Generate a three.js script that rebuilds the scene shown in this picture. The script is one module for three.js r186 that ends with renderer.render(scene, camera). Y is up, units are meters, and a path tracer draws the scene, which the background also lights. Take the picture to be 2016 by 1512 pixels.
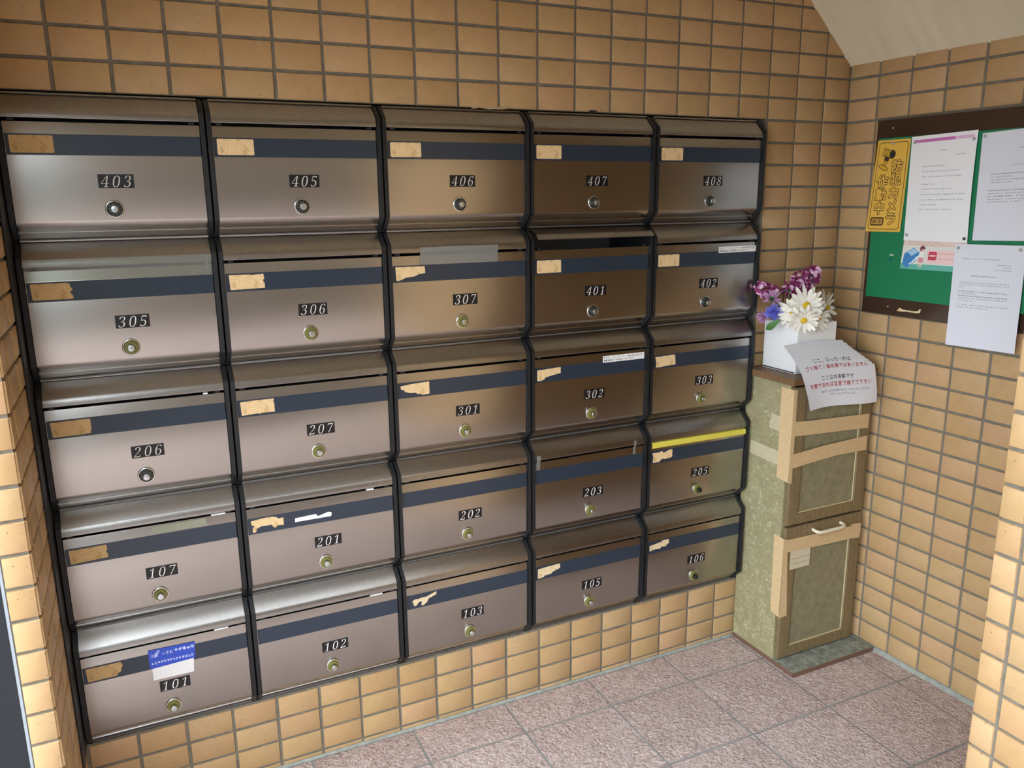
import * as THREE from 'three';
import { mergeGeometries, toCreasedNormals } from 'three/addons/utils/BufferGeometryUtils.js';
import { RoundedBoxGeometry } from 'three/addons/geometries/RoundedBoxGeometry.js';
import { ImprovedNoise } from 'three/addons/math/ImprovedNoise.js';

// ---------------------------------------------------------------- camera, sky, exposure
const scene = new THREE.Scene();
const camera = new THREE.PerspectiveCamera(51.09, 2016 / 1512, 0.05, 200);
camera.matrixAutoUpdate = true;
{
  const m = new THREE.Matrix4().set(
    0.9045776, 0.1051121, -0.4131474, 0.110798,
    -0.0103008, 0.9742329, 0.2253090, 1.555886,
    0.4261845, -0.1995537, 0.8823520, 2.055023,
    0, 0, 0, 1);
  m.decompose(camera.position, camera.quaternion, camera.scale);
}
scene.add(camera);
scene.background = new THREE.Color().setRGB(0.88, 0.97, 1.08);      // even overcast daylight
scene.backgroundIntensity = 1;
const renderer = new THREE.WebGLRenderer({ antialias: true });
renderer.toneMapping = THREE.LinearToneMapping;
renderer.toneMappingExposure = 7.0;
renderer.shadowMap.enabled = true;

// ---------------------------------------------------------------- helpers
function rng(seed) { let s = seed | 0; return () => { s = (s + 0x6d2b79f5) | 0; let t = Math.imul(s ^ (s >>> 15), 1 | s); t = (t + Math.imul(t ^ (t >>> 7), 61 | t)) ^ t; return ((t ^ (t >>> 14)) >>> 0) / 4294967296; }; }
const R = rng(7);
const rr = (a, b) => a + (b - a) * R();
const noise = new ImprovedNoise();
const used = new Map();
function numbered(n) { const k = used.get(n) || 0; used.set(n, k + 1); return k ? n + '_' + String(k).padStart(3, '0') : n; }
function tag(o, label, category, group) { o.userData.label = label; o.userData.category = category; if (group) o.userData.group = group; return o; }
function thing(name, label, category, pos = [0, 0, 0], rotY = 0, group) {
  const o = new THREE.Group(); o.name = numbered(name); o.position.set(...pos); o.rotation.y = rotY; scene.add(o); return tag(o, label, category, group);
}
function mesh(name, geo, mat, parent, label) {
  const m = new THREE.Mesh(geo, mat); m.name = name; m.castShadow = m.receiveShadow = true; if (label) m.userData.label = label; parent.add(m); return m;
}
function single(name, geo, mat, label, category, pos = [0, 0, 0], rotY = 0, group) {
  const m = mesh(numbered(name), geo, mat, scene); m.position.set(...pos); m.rotation.y = rotY; return tag(m, label, category, group);
}
function struct(name, geo, mat, label) { const m = mesh(name, geo, mat, scene); m.userData.kind = 'structure'; if (label) { m.userData.label = label; } return m; }
const merge = (list) => mergeGeometries(list.map((g) => { const h = g.index ? g.toNonIndexed() : g; for (const k of Object.keys(h.attributes)) if (!['position', 'normal', 'uv'].includes(k)) h.deleteAttribute(k); return h; }), false);
function box(x0, x1, y0, y1, z0, z1) {
  const g = new THREE.BoxGeometry(x1 - x0, y1 - y0, z1 - z0); g.translate((x0 + x1) / 2, (y0 + y1) / 2, (z0 + z1) / 2); return boxUV(g);
}
function rbox(x0, x1, y0, y1, z0, z1, r, seg = 2) {
  const g = new RoundedBoxGeometry(x1 - x0, y1 - y0, z1 - z0, seg, r); g.translate((x0 + x1) / 2, (y0 + y1) / 2, (z0 + z1) / 2); return boxUV(g);
}
function boxUV(g0) {            // uv in metres by the dominant direction of each face
  const g = g0.index ? g0.toNonIndexed() : g0, p = g.attributes.position, n = g.attributes.normal, uv = new Float32Array(p.count * 2);
  for (let i = 0; i < p.count; i++) {
    const ax = Math.abs(n.getX(i)), ay = Math.abs(n.getY(i)), az = Math.abs(n.getZ(i));
    if (az >= ax && az >= ay) { uv[2 * i] = p.getX(i); uv[2 * i + 1] = p.getY(i); } else if (ay >= ax) { uv[2 * i] = p.getX(i); uv[2 * i + 1] = -p.getZ(i); } else { uv[2 * i] = p.getZ(i); uv[2 * i + 1] = p.getY(i); }
  }
  g.setAttribute('uv', new THREE.BufferAttribute(uv, 2)); return g;
}
// polygon [[z, y], ...] swept from x0 to x1
function prism(pts, x0, x1, crease = 0.5) {
  const s = new THREE.Shape(pts.map(([z, y]) => new THREE.Vector2(z, y)));
  let g = new THREE.ExtrudeGeometry(s, { depth: x1 - x0, bevelEnabled: false, steps: 1 });
  const p = g.attributes.position;
  for (let i = 0; i < p.count; i++) { const a = p.getX(i), b = p.getY(i), c = p.getZ(i); p.setXYZ(i, x1 - c, b, a); }
  g.deleteAttribute('normal'); g = toCreasedNormals(g, crease);
  const q = g.attributes.position, uv = new Float32Array(q.count * 2);
  for (let i = 0; i < q.count; i++) { uv[2 * i] = q.getX(i); uv[2 * i + 1] = q.getY(i) - q.getZ(i) * 0.7; }
  g.setAttribute('uv', new THREE.BufferAttribute(uv, 2)); return g;
}
function roundPath(pts, r, n = 5) {     // rounds the inner corners of an open path
  const out = [pts[0]];
  for (let i = 1; i < pts.length - 1; i++) {
    const [ax, ay] = pts[i - 1], [bx, by] = pts[i], [cx, cy] = pts[i + 1];
    const la = Math.hypot(ax - bx, ay - by), lc = Math.hypot(cx - bx, cy - by), d = Math.min(r, la * 0.45, lc * 0.45);
    const p0 = [bx + (ax - bx) / la * d, by + (ay - by) / la * d], p1 = [bx + (cx - bx) / lc * d, by + (cy - by) / lc * d];
    for (let k = 0; k <= n; k++) { const t = k / n; out.push([(1 - t) ** 2 * p0[0] + 2 * t * (1 - t) * bx + t * t * p1[0], (1 - t) ** 2 * p0[1] + 2 * t * (1 - t) * by + t * t * p1[1]]); }
  }
  out.push(pts[pts.length - 1]); return out;
}
function sheetPoly(path, t) {           // an open [z, y] path thickened backwards (towards smaller z)
  const n = path.length, back = [];
  for (let i = 0; i < n; i++) {
    const a = path[Math.max(0, i - 1)], b = path[Math.min(n - 1, i + 1)]; let dx = b[0] - a[0], dy = b[1] - a[1]; const l = Math.hypot(dx, dy); dx /= l; dy /= l;
    back.push([path[i][0] + dy * t, path[i][1] - dx * t]);
  }
  return [...path, ...back.reverse()];
}
function flat(pts, z = 0) {             // flat polygon [[x, y]...] facing +z, uv over its box
  const g = new THREE.ShapeGeometry(new THREE.Shape(pts.map(([x, y]) => new THREE.Vector2(x, y)))); g.translate(0, 0, z);
  g.computeBoundingBox(); const b = g.boundingBox, uv = g.attributes.uv, p = g.attributes.position;
  for (let i = 0; i < p.count; i++) uv.setXY(i, (p.getX(i) - b.min.x) / (b.max.x - b.min.x), (p.getY(i) - b.min.y) / (b.max.y - b.min.y));
  return g;
}
const rect = (x0, x1, y0, y1) => [[x0, y0], [x1, y0], [x1, y1], [x0, y1]];
function slip(pts, z, t = 0.0005) {     // thin cut piece of paper or film with an edge; uv in metres
  const g = new THREE.ExtrudeGeometry(new THREE.Shape(pts.map(([x, y]) => new THREE.Vector2(x, y))), { depth: t, bevelEnabled: false }); g.translate(0, 0, z); return g;
}
function tube(points, r, seg = 16, rad = 7) { return new THREE.TubeGeometry(new THREE.CatmullRomCurve3(points.map((p) => new THREE.Vector3(...p))), seg, r, rad, false); }

// ---------------------------------------------------------------- computed textures
function dataTex(w, h, fn, srgb = true) {
  const d = new Uint8Array(w * h * 4);
  for (let y = 0; y < h; y++) for (let x = 0; x < w; x++) { const c = fn(x / w, y / h, x, y), o = (y * w + x) * 4; if (typeof c === 'number') d[o] = d[o + 1] = d[o + 2] = c; else { d[o] = c[0]; d[o + 1] = c[1]; d[o + 2] = c[2]; } d[o + 3] = 255; }
  const t = new THREE.DataTexture(d, w, h); t.wrapS = t.wrapT = THREE.RepeatWrapping; t.magFilter = THREE.LinearFilter; t.minFilter = THREE.LinearMipmapLinearFilter; t.generateMipmaps = true;
  if (srgb) t.colorSpace = THREE.SRGBColorSpace; t.needsUpdate = true; return t;
}
// noise that repeats over the unit square
const lattice = (() => { const q = rng(99), t = new Float32Array(65536); for (let k = 0; k < t.length; k++) t[k] = q() * 2 - 1; return t; })();
function tn(u, v, f, s = 0) {
  const n = Math.max(2, Math.round(f)), x = u * n, y = v * n, xi = Math.floor(x), yi = Math.floor(y), fx = x - xi, fy = y - yi, wx = fx * fx * (3 - 2 * fx), wy = fy * fy * (3 - 2 * fy);
  const h = (a, b) => lattice[((((a % n) + n) % n) * 1619 + (((b % n) + n) % n) * 31337 + s * 6971 + n * 77) & 65535];
  return (h(xi, yi) * (1 - wx) + h(xi + 1, yi) * wx) * (1 - wy) + (h(xi, yi + 1) * (1 - wx) + h(xi + 1, yi + 1) * wx) * wy;
}
const clamp = (v) => Math.max(0, Math.min(255, v));
function canvasTex(w, h, draw) {
  const c = document.createElement('canvas'); c.width = w; c.height = h; const x = c.getContext('2d'); draw(x, w, h);
  const t = new THREE.CanvasTexture(c); t.colorSpace = THREE.SRGBColorSpace; t.magFilter = THREE.LinearFilter; return t;
}
const tileTex = canvasTex(1024, 1024, (c, w, h) => {         // glazed clay: fine mottling, small iron specks
  const im = c.createImageData(w, h);
  for (let y = 0; y < h; y++) for (let x = 0; x < w; x++) {
    const v = 238 + 4 * tn(x / w, y / h, 24) + 3 * tn(x / w, y / h, 70, 2) + (R() - 0.5) * 6, o = (y * w + x) * 4;
    im.data[o] = clamp(v + 3); im.data[o + 1] = clamp(v); im.data[o + 2] = clamp(v - 5 + 6 * tn(x / w, y / h, 12, 4)); im.data[o + 3] = 255;
  }
  c.putImageData(im, 0, 0);
  for (let i = 0; i < 420; i++) { c.fillStyle = `rgba(${70 + R() * 40 | 0},${45 + R() * 25 | 0},20,${0.3 + R() * 0.5})`; c.beginPath(); c.arc(R() * w, R() * h, 0.5 + R() * R() * 2.2, 0, 7); c.fill(); }
  for (let i = 0; i < 14; i++) { c.fillStyle = `rgba(255,245,220,${0.05 + R() * 0.1})`; c.beginPath(); c.ellipse(R() * w, R() * h, 4 + R() * 26, 2 + R() * 6, R() * 0.6, 0, 7); c.fill(); }
});
tileTex.wrapS = tileTex.wrapT = THREE.RepeatWrapping; tileTex.repeat.set(1 / 0.62, 1 / 0.62);
const tileBump = dataTex(256, 256, (u, v) => clamp(128 + 60 * tn(u, v, 14, 1) + 34 * tn(u, v, 46, 3)), false); tileBump.repeat.set(1 / 0.31, 1 / 0.31);
const groutTex = dataTex(256, 256, (u, v) => { const a = 205 + 14 * tn(u, v, 30, 1) + 8 * tn(u, v, 8, 5) + (R() - 0.5) * 16; return [clamp(a), clamp(a - 2), clamp(a - 8)]; }); groutTex.repeat.set(3, 3);
const graniteTex = dataTex(1024, 1024, (u, v) => {
  const a = tn(u, v, 150, 1), b = tn(u, v, 60, 2), d = tn(u, v, 240, 6), e = tn(u, v, 9, 8), s = R();
  let l = 212 + 26 * a + 14 * b + 22 * d + 8 * e + (s - 0.5) * 26; if (s > 0.992) l += 34; if (s < 0.012) l -= 48;
  return [clamp(l + 4), clamp(l - 4 + 3 * b), clamp(l - 7 + 5 * b)];
}); graniteTex.repeat.set(1 / 0.6, 1 / 0.6);
const graniteBump = dataTex(1024, 1024, (u, v) => clamp(128 + 90 * tn(u, v, 95, 3) + 50 * tn(u, v, 180, 9) + 30 * tn(u, v, 40, 5)), false); graniteBump.repeat.set(1 / 0.6, 1 / 0.6);
const plasterTex = dataTex(512, 512, (u, v) => { const a = 236 + 6 * tn(u, v, 6, 1) + 5 * tn(u, v, 40, 3) + (R() - 0.5) * 6; return [clamp(a), clamp(a - 1), clamp(a - 4)]; });
const plasterBump = dataTex(512, 512, (u, v) => clamp(128 + 50 * tn(u, v, 50, 3) + 40 * tn(u, v, 120, 4)), false);
const brushRow = Array.from({ length: 512 }, () => R());
const brushRough = dataTex(256, 512, (u, v, x, y) => { const s = 160 + 7 * (brushRow[y] - 0.5) + 4 * tn(u, v, 6, 4); return clamp(s); }, false); brushRough.repeat.set(1 / 0.4, 1 / 0.25);
const dustMap = dataTex(512, 512, (u, v, x, y) => { const s = 236 + 8 * noise.noise(x / 26, y / 26, 1) + 6 * noise.noise(x / 8, y / 8, 7) + (R() - 0.5) * 6; return [clamp(s), clamp(s), clamp(s - 1)]; }); dustMap.repeat.set(1 / 0.3, 1 / 0.3);
const creamTex = dataTex(256, 256, (u, v) => { const a = tn(u, v, 9, 1), b = tn(u, v, 34, 4), k = a + 0.6 * b > 0.42 ? -46 : 0; return [clamp(240 + 10 * b + k * 0.5), clamp(226 + 12 * b + 5 * a + k * 0.7), clamp(200 + 16 * b + 8 * a + k)]; }); creamTex.repeat.set(9, 9);
const woodTex = dataTex(256, 512, (u, v) => { const g = noise.noise(u * 26 + noise.noise(u * 4, v * 3, 2), v * 2.2, 4), f = tn(u, v, 60, 3); const l = 214 + 24 * g + 12 * f; return [clamp(l), clamp(l - 4 * g), clamp(l - 6)]; }); woodTex.repeat.set(4, 2);
const oliveTex = canvasTex(512, 1536, (c, w, h) => {         // laminate with pale blister rings and drips
  const im = c.createImageData(w, h);
  for (let y = 0; y < h; y++) for (let x = 0; x < w; x++) { const v = 10 * noise.noise(x / 60, y / 60, 1) + 12 * noise.noise(x / 9, y / 14, 5) + (R() - 0.5) * 10, o = (y * w + x) * 4; im.data[o] = clamp(152 + v); im.data[o + 1] = clamp(145 + v); im.data[o + 2] = clamp(108 + v * 0.9); im.data[o + 3] = 255; }
  c.putImageData(im, 0, 0);
  for (let i = 0; i < 1500; i++) {
    const f = R(), x = R() * w, y = h * (f < 0.3 ? R() : Math.sqrt(R())), r = 3 + R() * R() * 15; if (noise.noise(x / 70, y / 90, 9) < -0.22) continue;
    c.strokeStyle = `rgba(212,210,176,${0.25 + R() * 0.5})`; c.lineWidth = 1.2 + R() * 2; c.beginPath(); c.ellipse(x, y, r * (0.6 + R() * 0.5), r * (0.7 + R() * 0.7), R() * 3, R() * 3, 4 + R() * 4); c.stroke();
    if (R() < 0.4) { c.fillStyle = `rgba(205,203,168,${0.1 + R() * 0.3})`; c.beginPath(); c.ellipse(x, y, r * 0.5, r * 0.7, 0, 0, 7); c.fill(); }
    if (R() < 0.3) { c.strokeStyle = `rgba(96,94,66,${0.2 + R() * 0.3})`; c.beginPath(); c.ellipse(x + 2, y + 2, r, r * 1.2, 0, 0, 4); c.stroke(); }
  }
  for (let i = 0; i < 46; i++) { const x = R() * w, y = R() * h * 0.8; c.strokeStyle = `rgba(190,188,150,${0.08 + R() * 0.18})`; c.lineWidth = 1 + R() * 2; c.beginPath(); c.moveTo(x, y); c.lineTo(x + rr(-4, 4), y + 60 + R() * 240); c.stroke(); }
});
oliveTex.wrapS = oliveTex.wrapT = THREE.RepeatWrapping; oliveTex.repeat.set(1 / 0.33, 1 / 0.99);
const panelTex = canvasTex(512, 768, (c, w, h) => {
  const im = c.createImageData(w, h);
  for (let y = 0; y < h; y++) for (let x = 0; x < w; x++) { const v = 14 * noise.noise(x / 40, y / 50, 3) + 16 * noise.noise(x / 6, y / 9, 7) + (R() - 0.5) * 16, o = (y * w + x) * 4; im.data[o] = clamp(134 + v); im.data[o + 1] = clamp(127 + v); im.data[o + 2] = clamp(98 + v * 0.9); im.data[o + 3] = 255; }
  c.putImageData(im, 0, 0);
  for (let i = 0; i < 170; i++) { const x = R() * w, y = R() * h, r = 3 + R() * 12; c.strokeStyle = R() < 0.5 ? 'rgba(70,66,44,0.35)' : 'rgba(178,176,144,0.3)'; c.lineWidth = 1 + R() * 2; c.beginPath(); c.ellipse(x, y, r * 0.7, r, 0, 0, 7); c.stroke(); }
});
panelTex.wrapS = panelTex.wrapT = THREE.RepeatWrapping; panelTex.repeat.set(1 / 0.3, 1 / 0.45);
const stoneTex = dataTex(256, 256, (u, v) => { const a = tn(u, v, 12, 1), b = tn(u, v, 40, 3); const l = 200 + 26 * a + 26 * b + (R() - 0.5) * 14; return [clamp(l - 4), clamp(l), clamp(l - 8)]; }); stoneTex.repeat.set(5, 5);

// ---------------------------------------------------------------- materials
const std = (o) => new THREE.MeshPhysicalMaterial(o);
const tileCols = ['#c9a87b', '#c5a377', '#cdac80', '#c6a77a', '#cba77d', '#c1a073', '#c8a97d', '#c4a578'];
const tileMats = tileCols.map((c) => std({ color: c, map: tileTex, roughness: 0.42, bumpMap: tileBump, bumpScale: 0.0003, specularIntensity: 0.6 }));
const M = {
  grout: std({ color: '#948f84', map: groutTex, roughness: 0.95 }),
  mortar: std({ color: '#c2c8c2', map: groutTex, roughness: 0.95 }),
  plaster: std({ color: '#f6ecd0', map: plasterTex, roughness: 0.85, bumpMap: plasterBump, bumpScale: 0.0006 }),
  floorTile: [std({ color: '#dccdc7', map: graniteTex, roughness: 0.7, bumpMap: graniteBump, bumpScale: 0.003 }), std({ color: '#d8c9c3', map: graniteTex, roughness: 0.7, bumpMap: graniteBump, bumpScale: 0.003 }), std({ color: '#e0d2cc', map: graniteTex, roughness: 0.7, bumpMap: graniteBump, bumpScale: 0.003 })],
  floorGrout: std({ color: '#b6b8b8', map: groutTex, roughness: 0.95 }),
  steel: std({ color: '#aeaaa4', metalness: 1, roughness: 0.42, roughnessMap: brushRough, anisotropy: 0.6, anisotropyRotation: Math.PI / 2 }),
  flapSteel: std({ color: '#adaaa6', map: dustMap, metalness: 1, roughness: 0.3, anisotropy: 0.4, anisotropyRotation: Math.PI / 2 }),
  black: std({ color: '#15181b', roughness: 0.5 }),
  inside: std({ color: '#8b8e8f', roughness: 0.55, metalness: 0.5 }),
  navy: std({ color: '#293543', roughness: 0.3 }),
  chrome: std({ color: '#d8d8d4', metalness: 1, roughness: 0.16 }),
  knob: std({ color: '#c9cdcd', metalness: 1, roughness: 0.3 }),
  knobDark: std({ color: '#23282b', metalness: 0.3, roughness: 0.35 }),
  cream: std({ color: '#f6e4c4', map: creamTex, roughness: 0.8 }),
  creamBrown: std({ color: '#dcc6a0', map: creamTex, roughness: 0.8 }),  // browner cream for the labels of the leftmost column
  creamPale: std({ color: '#eee6d2', map: creamTex, roughness: 0.8 }),
  white: std({ color: '#eef0ee', roughness: 0.7 }),
  clearTape: std({ color: '#eef0ec', roughness: 0.16, transmission: 0.93, thickness: 0 }),
  clearFilm: std({ color: '#d6d8d4', roughness: 0.2, transmission: 0.8, thickness: 0 }),
  greenTape: std({ color: '#b9bfa6', roughness: 0.3, transmission: 0.45, thickness: 0 }),
  yellowPaper: std({ color: '#dccf52', roughness: 0.75, side: THREE.DoubleSide }),
  darkMetal: std({ color: '#33383d', metalness: 0.7, roughness: 0.38 }),
  sealant: std({ color: '#9aa3aa', roughness: 0.5 }),
  frame: std({ color: '#49362a', metalness: 0.3, roughness: 0.18 }),
  green: std({ color: '#0d7a4e', roughness: 0.62, bumpMap: plasterBump, bumpScale: 0.0003 }),
  pin: std({ color: '#c9c6bd', roughness: 0.3, transmission: 0.3, thickness: 0 }),
  pinDark: std({ color: '#4a3c34', roughness: 0.4 }),
  pinBlue: std({ color: '#0d5f70', roughness: 0.35 }),
  olive: std({ color: '#ffffff', map: oliveTex, roughness: 0.6 }),
  oliveFrame: std({ color: '#95805c', map: woodTex, roughness: 0.55 }),
  olivePanel: std({ color: '#ffffff', map: panelTex, roughness: 0.5 }),
  bead: std({ color: '#c2b48c', roughness: 0.5 }),
  boardEdge: std({ color: '#8a5f43', map: woodTex, roughness: 0.6 }),
  topWood: std({ color: '#8d6a47', map: woodTex, roughness: 0.5 }),
  stone: std({ color: '#b3b4aa', map: stoneTex, roughness: 0.75 }),
  edging: std({ color: '#715444', roughness: 0.6 }),
  tape: std({ color: '#e2c394', map: dustMap, roughness: 0.55 }),
  tapePale: std({ color: '#d2c8a6', map: dustMap, roughness: 0.55 }),
  handle: std({ color: '#e4dcc0', roughness: 0.3 }),
  vase: std({ color: '#f1f2f0', roughness: 0.28, clearcoat: 0.3 }),
  moss: std({ color: '#3a4a2a', roughness: 0.95 }),
  petal: std({ color: '#f4f1e4', roughness: 0.6, side: THREE.DoubleSide, transmission: 0.12, thickness: 0 }),
  daisyEye: std({ color: '#d8b51e', roughness: 0.8 }),
  stem: std({ color: '#4f7a35', roughness: 0.6 }),
  leaf: std({ color: '#4d7d3c', roughness: 0.5, side: THREE.DoubleSide }),
  bud: std({ color: '#5fa544', roughness: 0.6 }),
  lilac: std({ color: '#8a2063', roughness: 0.65, side: THREE.DoubleSide }),
  lilacPale: std({ color: '#f0c6e4', roughness: 0.65, side: THREE.DoubleSide }),
  blue: std({ color: '#7b80de', roughness: 0.65, side: THREE.DoubleSide }),
  pinkPetal: std({ color: '#c79ac0', roughness: 0.65, side: THREE.DoubleSide }),
  asphalt: std({ color: '#8b8a86', map: groutTex, roughness: 0.95 }),
};

// ---------------------------------------------------------------- tiled surfaces
const TW = 0.116, TH = 0.068, JT = 0.0075, ROW0 = 1.92334;           // module of the wall tiles, and the height of joint 0
const rowY = (j) => ROW0 - TH * j;
const tileCache = new Map();
function tileGeo(w, h, variant) {
  const key = w.toFixed(4) + '_' + h.toFixed(4) + '_' + variant; if (tileCache.has(key)) return tileCache.get(key);
  const b = Math.min(0.0013, w * 0.2, h * 0.2), t = 0.008, pos = [], idx = [];
  const X = [-w / 2, -w / 2 + b, w / 2 - b, w / 2], Y = [-h / 2, -h / 2 + b, h / 2 - b, h / 2];
  const P = (x, y, z) => pos.push([x, y, z]) - 1;
  const quad = (a, c, d, e) => idx.push(a, c, d, a, d, e);
  const f = [P(X[1], Y[1], 0), P(X[2], Y[1], 0), P(X[2], Y[2], 0), P(X[1], Y[2], 0)], o = [P(X[0], Y[0], -b * 0.8), P(X[3], Y[0], -b * 0.8), P(X[3], Y[3], -b * 0.8), P(X[0], Y[3], -b * 0.8)], k = [P(X[0], Y[0], -t), P(X[3], Y[0], -t), P(X[3], Y[3], -t), P(X[0], Y[3], -t)];
  quad(f[0], f[1], f[2], f[3]);
  for (let i = 0; i < 4; i++) { const j = (i + 1) % 4; quad(o[i], o[j], f[j], f[i]); quad(k[i], k[j], o[j], o[i]); }
  let g = new THREE.BufferGeometry(); g.setAttribute('position', new THREE.Float32BufferAttribute(pos.flat(), 3)); g.setIndex(idx);
  g = toCreasedNormals(g, 0.9);
  const q = g.attributes.position, uv = new Float32Array(q.count * 2), ou = variant * 0.1371, ov = variant * 0.2213;
  for (let i = 0; i < q.count; i++) { uv[2 * i] = q.getX(i) + ou; uv[2 * i + 1] = q.getY(i) + ov + q.getZ(i); }
  g.setAttribute('uv', new THREE.BufferAttribute(uv, 2)); tileCache.set(key, g); return g;
}
// lays tiles on the plane z = 0 of parent (or of a turned frame); cols and rows are joint positions
function layTiles(parent, cols, rows, { skip = () => false, joined = false, rotY = 0, at = [0, 0, 0], seed = 1, name = 'tile' } = {}) {
  const q = rng(seed), list = [], turn = new THREE.Matrix4().makeRotationY(rotY).setPosition(...at), m4 = new THREE.Matrix4(), e = new THREE.Euler();
  for (let c = 0; c < cols.length - 1; c++) for (let r = 0; r < rows.length - 1; r++) {
    const x0 = cols[c] + JT / 2, x1 = cols[c + 1] - JT / 2, y0 = Math.min(rows[r], rows[r + 1]) + JT / 2, y1 = Math.max(rows[r], rows[r + 1]) - JT / 2;
    if (x1 - x0 < 0.004 || y1 - y0 < 0.004 || skip(x0, x1, y0, y1)) continue;
    const g = tileGeo(x1 - x0, y1 - y0, Math.floor(q() * 7)), mat = tileMats[Math.floor(q() * tileMats.length)];
    e.set((q() - 0.5) * 0.008, (q() - 0.5) * 0.006, (q() - 0.5) * 0.006); m4.makeRotationFromEuler(e).setPosition((x0 + x1) / 2 + (q() - 0.5) * 0.0012, (y0 + y1) / 2 + (q() - 0.5) * 0.001, (q() - 0.5) * 0.0012).premultiply(turn);
    if (joined) list.push(g.clone().applyMatrix4(m4)); else { const t = mesh(name, g, mat, parent); m4.decompose(t.position, t.quaternion, t.scale); }
  }
  if (joined && list.length) { const m = mesh(name + '_field', merge(list), tileMats[0], parent); m.userData.kind = 'stuff'; }
}
const range = (a, b, step, o = 0) => { const r = []; for (let i = a; i <= b; i++) r.push(o + i * step); return r; };
const rowsUp = (j0, j1) => { const r = []; for (let j = j0; j <= j1; j++) r.push(rowY(j)); return r; };

// ---- back wall with the recess for the mailboxes
const MX0 = -0.116, MX1 = 17 * TW - 0.006, MY0 = rowY(25) + 0.003, MY1 = rowY(2) + 0.002;
const G0 = -0.0032;                                                   // the joints lie this far behind the tile faces
const wallBack = struct('wall_back', merge([box(-0.3, 2.7, MY1, 2.75, -0.3, G0), box(-0.3, 2.7, -0.1, MY0, -0.3, G0), box(MX1, 2.7, MY0, MY1, -0.3, G0), box(-0.3, MX0, MY0, MY1, -0.3, G0), box(MX0, MX1, MY0, MY1, -0.3, -0.27)]), M.grout);
const colX = range(-1, 19, TW); colX.push(2.313);
const inRecess = (x0, x1, y0, y1) => (x0 + x1) / 2 < MX1 && (y0 + y1) / 2 > MY0 && (y0 + y1) / 2 < MY1;
const aboveSlope = (x0, x1, y0) => y0 > 1.966 + 0.002 + (2.3105 - x0) * 0.945;
layTiles(wallBack, colX, [...rowsUp(-4, 28), 0.004], { skip: (x0, x1, y0, y1) => inRecess(x0, x1, y0, y1) || aboveSlope(x0, x1, y0), seed: 11 });
layTiles(wallBack, colX, [...rowsUp(-10, -4)], { skip: (x0, x1, y0) => aboveSlope(x0, x1, y0), seed: 12, joined: true });
mesh('mortar_fillet', prism([[G0, 0], [0.0045, 0], [0.001, 0.004], [G0, 0.006]], -0.116, 1.95), M.mortar, wallBack);

// ---- right wall, a little out of square
const ANG = 0.04244, WX = 2.31046, RWROT = -(Math.PI / 2 - ANG);
const wallRight = struct('wall_right', box(-0.2, 1.5, -0.1, 2.75, -0.25, G0), M.grout);
wallRight.position.set(WX, 0, 0); wallRight.rotation.y = RWROT;
layTiles(wallRight, [0, ...range(0, 9, TW, 0.1137)], [1.972, ...rowsUp(0, 27), 0.012], { seed: 21 });
mesh('mortar_fillet', prism([[G0, 0], [0.008, 0], [0.003, 0.007], [G0, 0.012]], 0, 1.2), M.mortar, wallRight);

// ---- pier on the right, nearer the camera
const wallPier = struct('wall_pier', box(1.5145, 2.7, -0.1, 2.75, 1.18, 2.6), M.grout);
layTiles(wallPier, [-0.0005, ...range(0, 5, TW, 0.051)], [...rowsUp(-7, 27), 0.012], { seed: 31, rotY: -Math.PI / 2, at: [1.51, 0, 1.1755] });
layTiles(wallPier, range(5, 12, TW, 0.051), [...rowsUp(-9, 27), 0.012], { seed: 32, rotY: -Math.PI / 2, at: [1.51, 0, 1.1755], joined: true });
layTiles(wallPier, range(0, 7, TW), [...rowsUp(-9, 27), 0.012], { seed: 33, rotY: Math.PI, at: [1.51 + 7 * TW, 0, 1.1755], joined: true });

// ---- short return wall on the left with its end face
const wallLeft = struct('wall_left', box(-0.2, -0.1245, -0.1, 2.75, -0.01, 0.3655), M.grout);
layTiles(wallLeft, [0.0, 0.054, 0.17, 0.286, 0.372], [...rowsUp(-9, 27), 0.012], { seed: 41, rotY: Math.PI / 2, at: [-0.12, 0, 0.37] });
layTiles(wallLeft, [-0.1745, -0.1195], [...rowsUp(-9, 27), 0.012], { seed: 42, at: [0, 0, 0.37] });

// ---- wall behind the photographer, ceiling, slope, floor, ground
const wallFront = struct('wall_front', box(-0.25, 2.7, -0.1, 3.2, 3.6, 3.8), std({ color: '#6c6054', map: plasterTex, roughness: 0.9 }));  // unseen wall, raised and darkened to dim the steel reflections and upper tiles
const ceilingAndBlockers = struct('ceiling', merge([box(-0.3, 2.7, 2.6, 2.75, -0.3, 1.55), box(-0.3, 1.52, 1.98, 2.6, 1.4, 1.55), box(-0.3, -0.17, 2.0, 2.6, 0.37, 1.4)]), M.plaster);  // ceiling cut short, plus unseen lintels added to keep sky off the upper wall
const slope = struct('ceiling_001', prism([[-0.12, 1.966 - 0.12 * 0.945], [0.69, 1.966 + 0.69 * 0.945], [0.69, 2.7], [-0.12, 2.7]], -0.12, 1.28), M.plaster);
slope.position.copy(wallRight.position); slope.rotation.y = RWROT;
const floorBase = struct('floor', box(-2.0, 2.7, -0.12, -0.0012, -0.3, 3.6), M.floorGrout);
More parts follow.
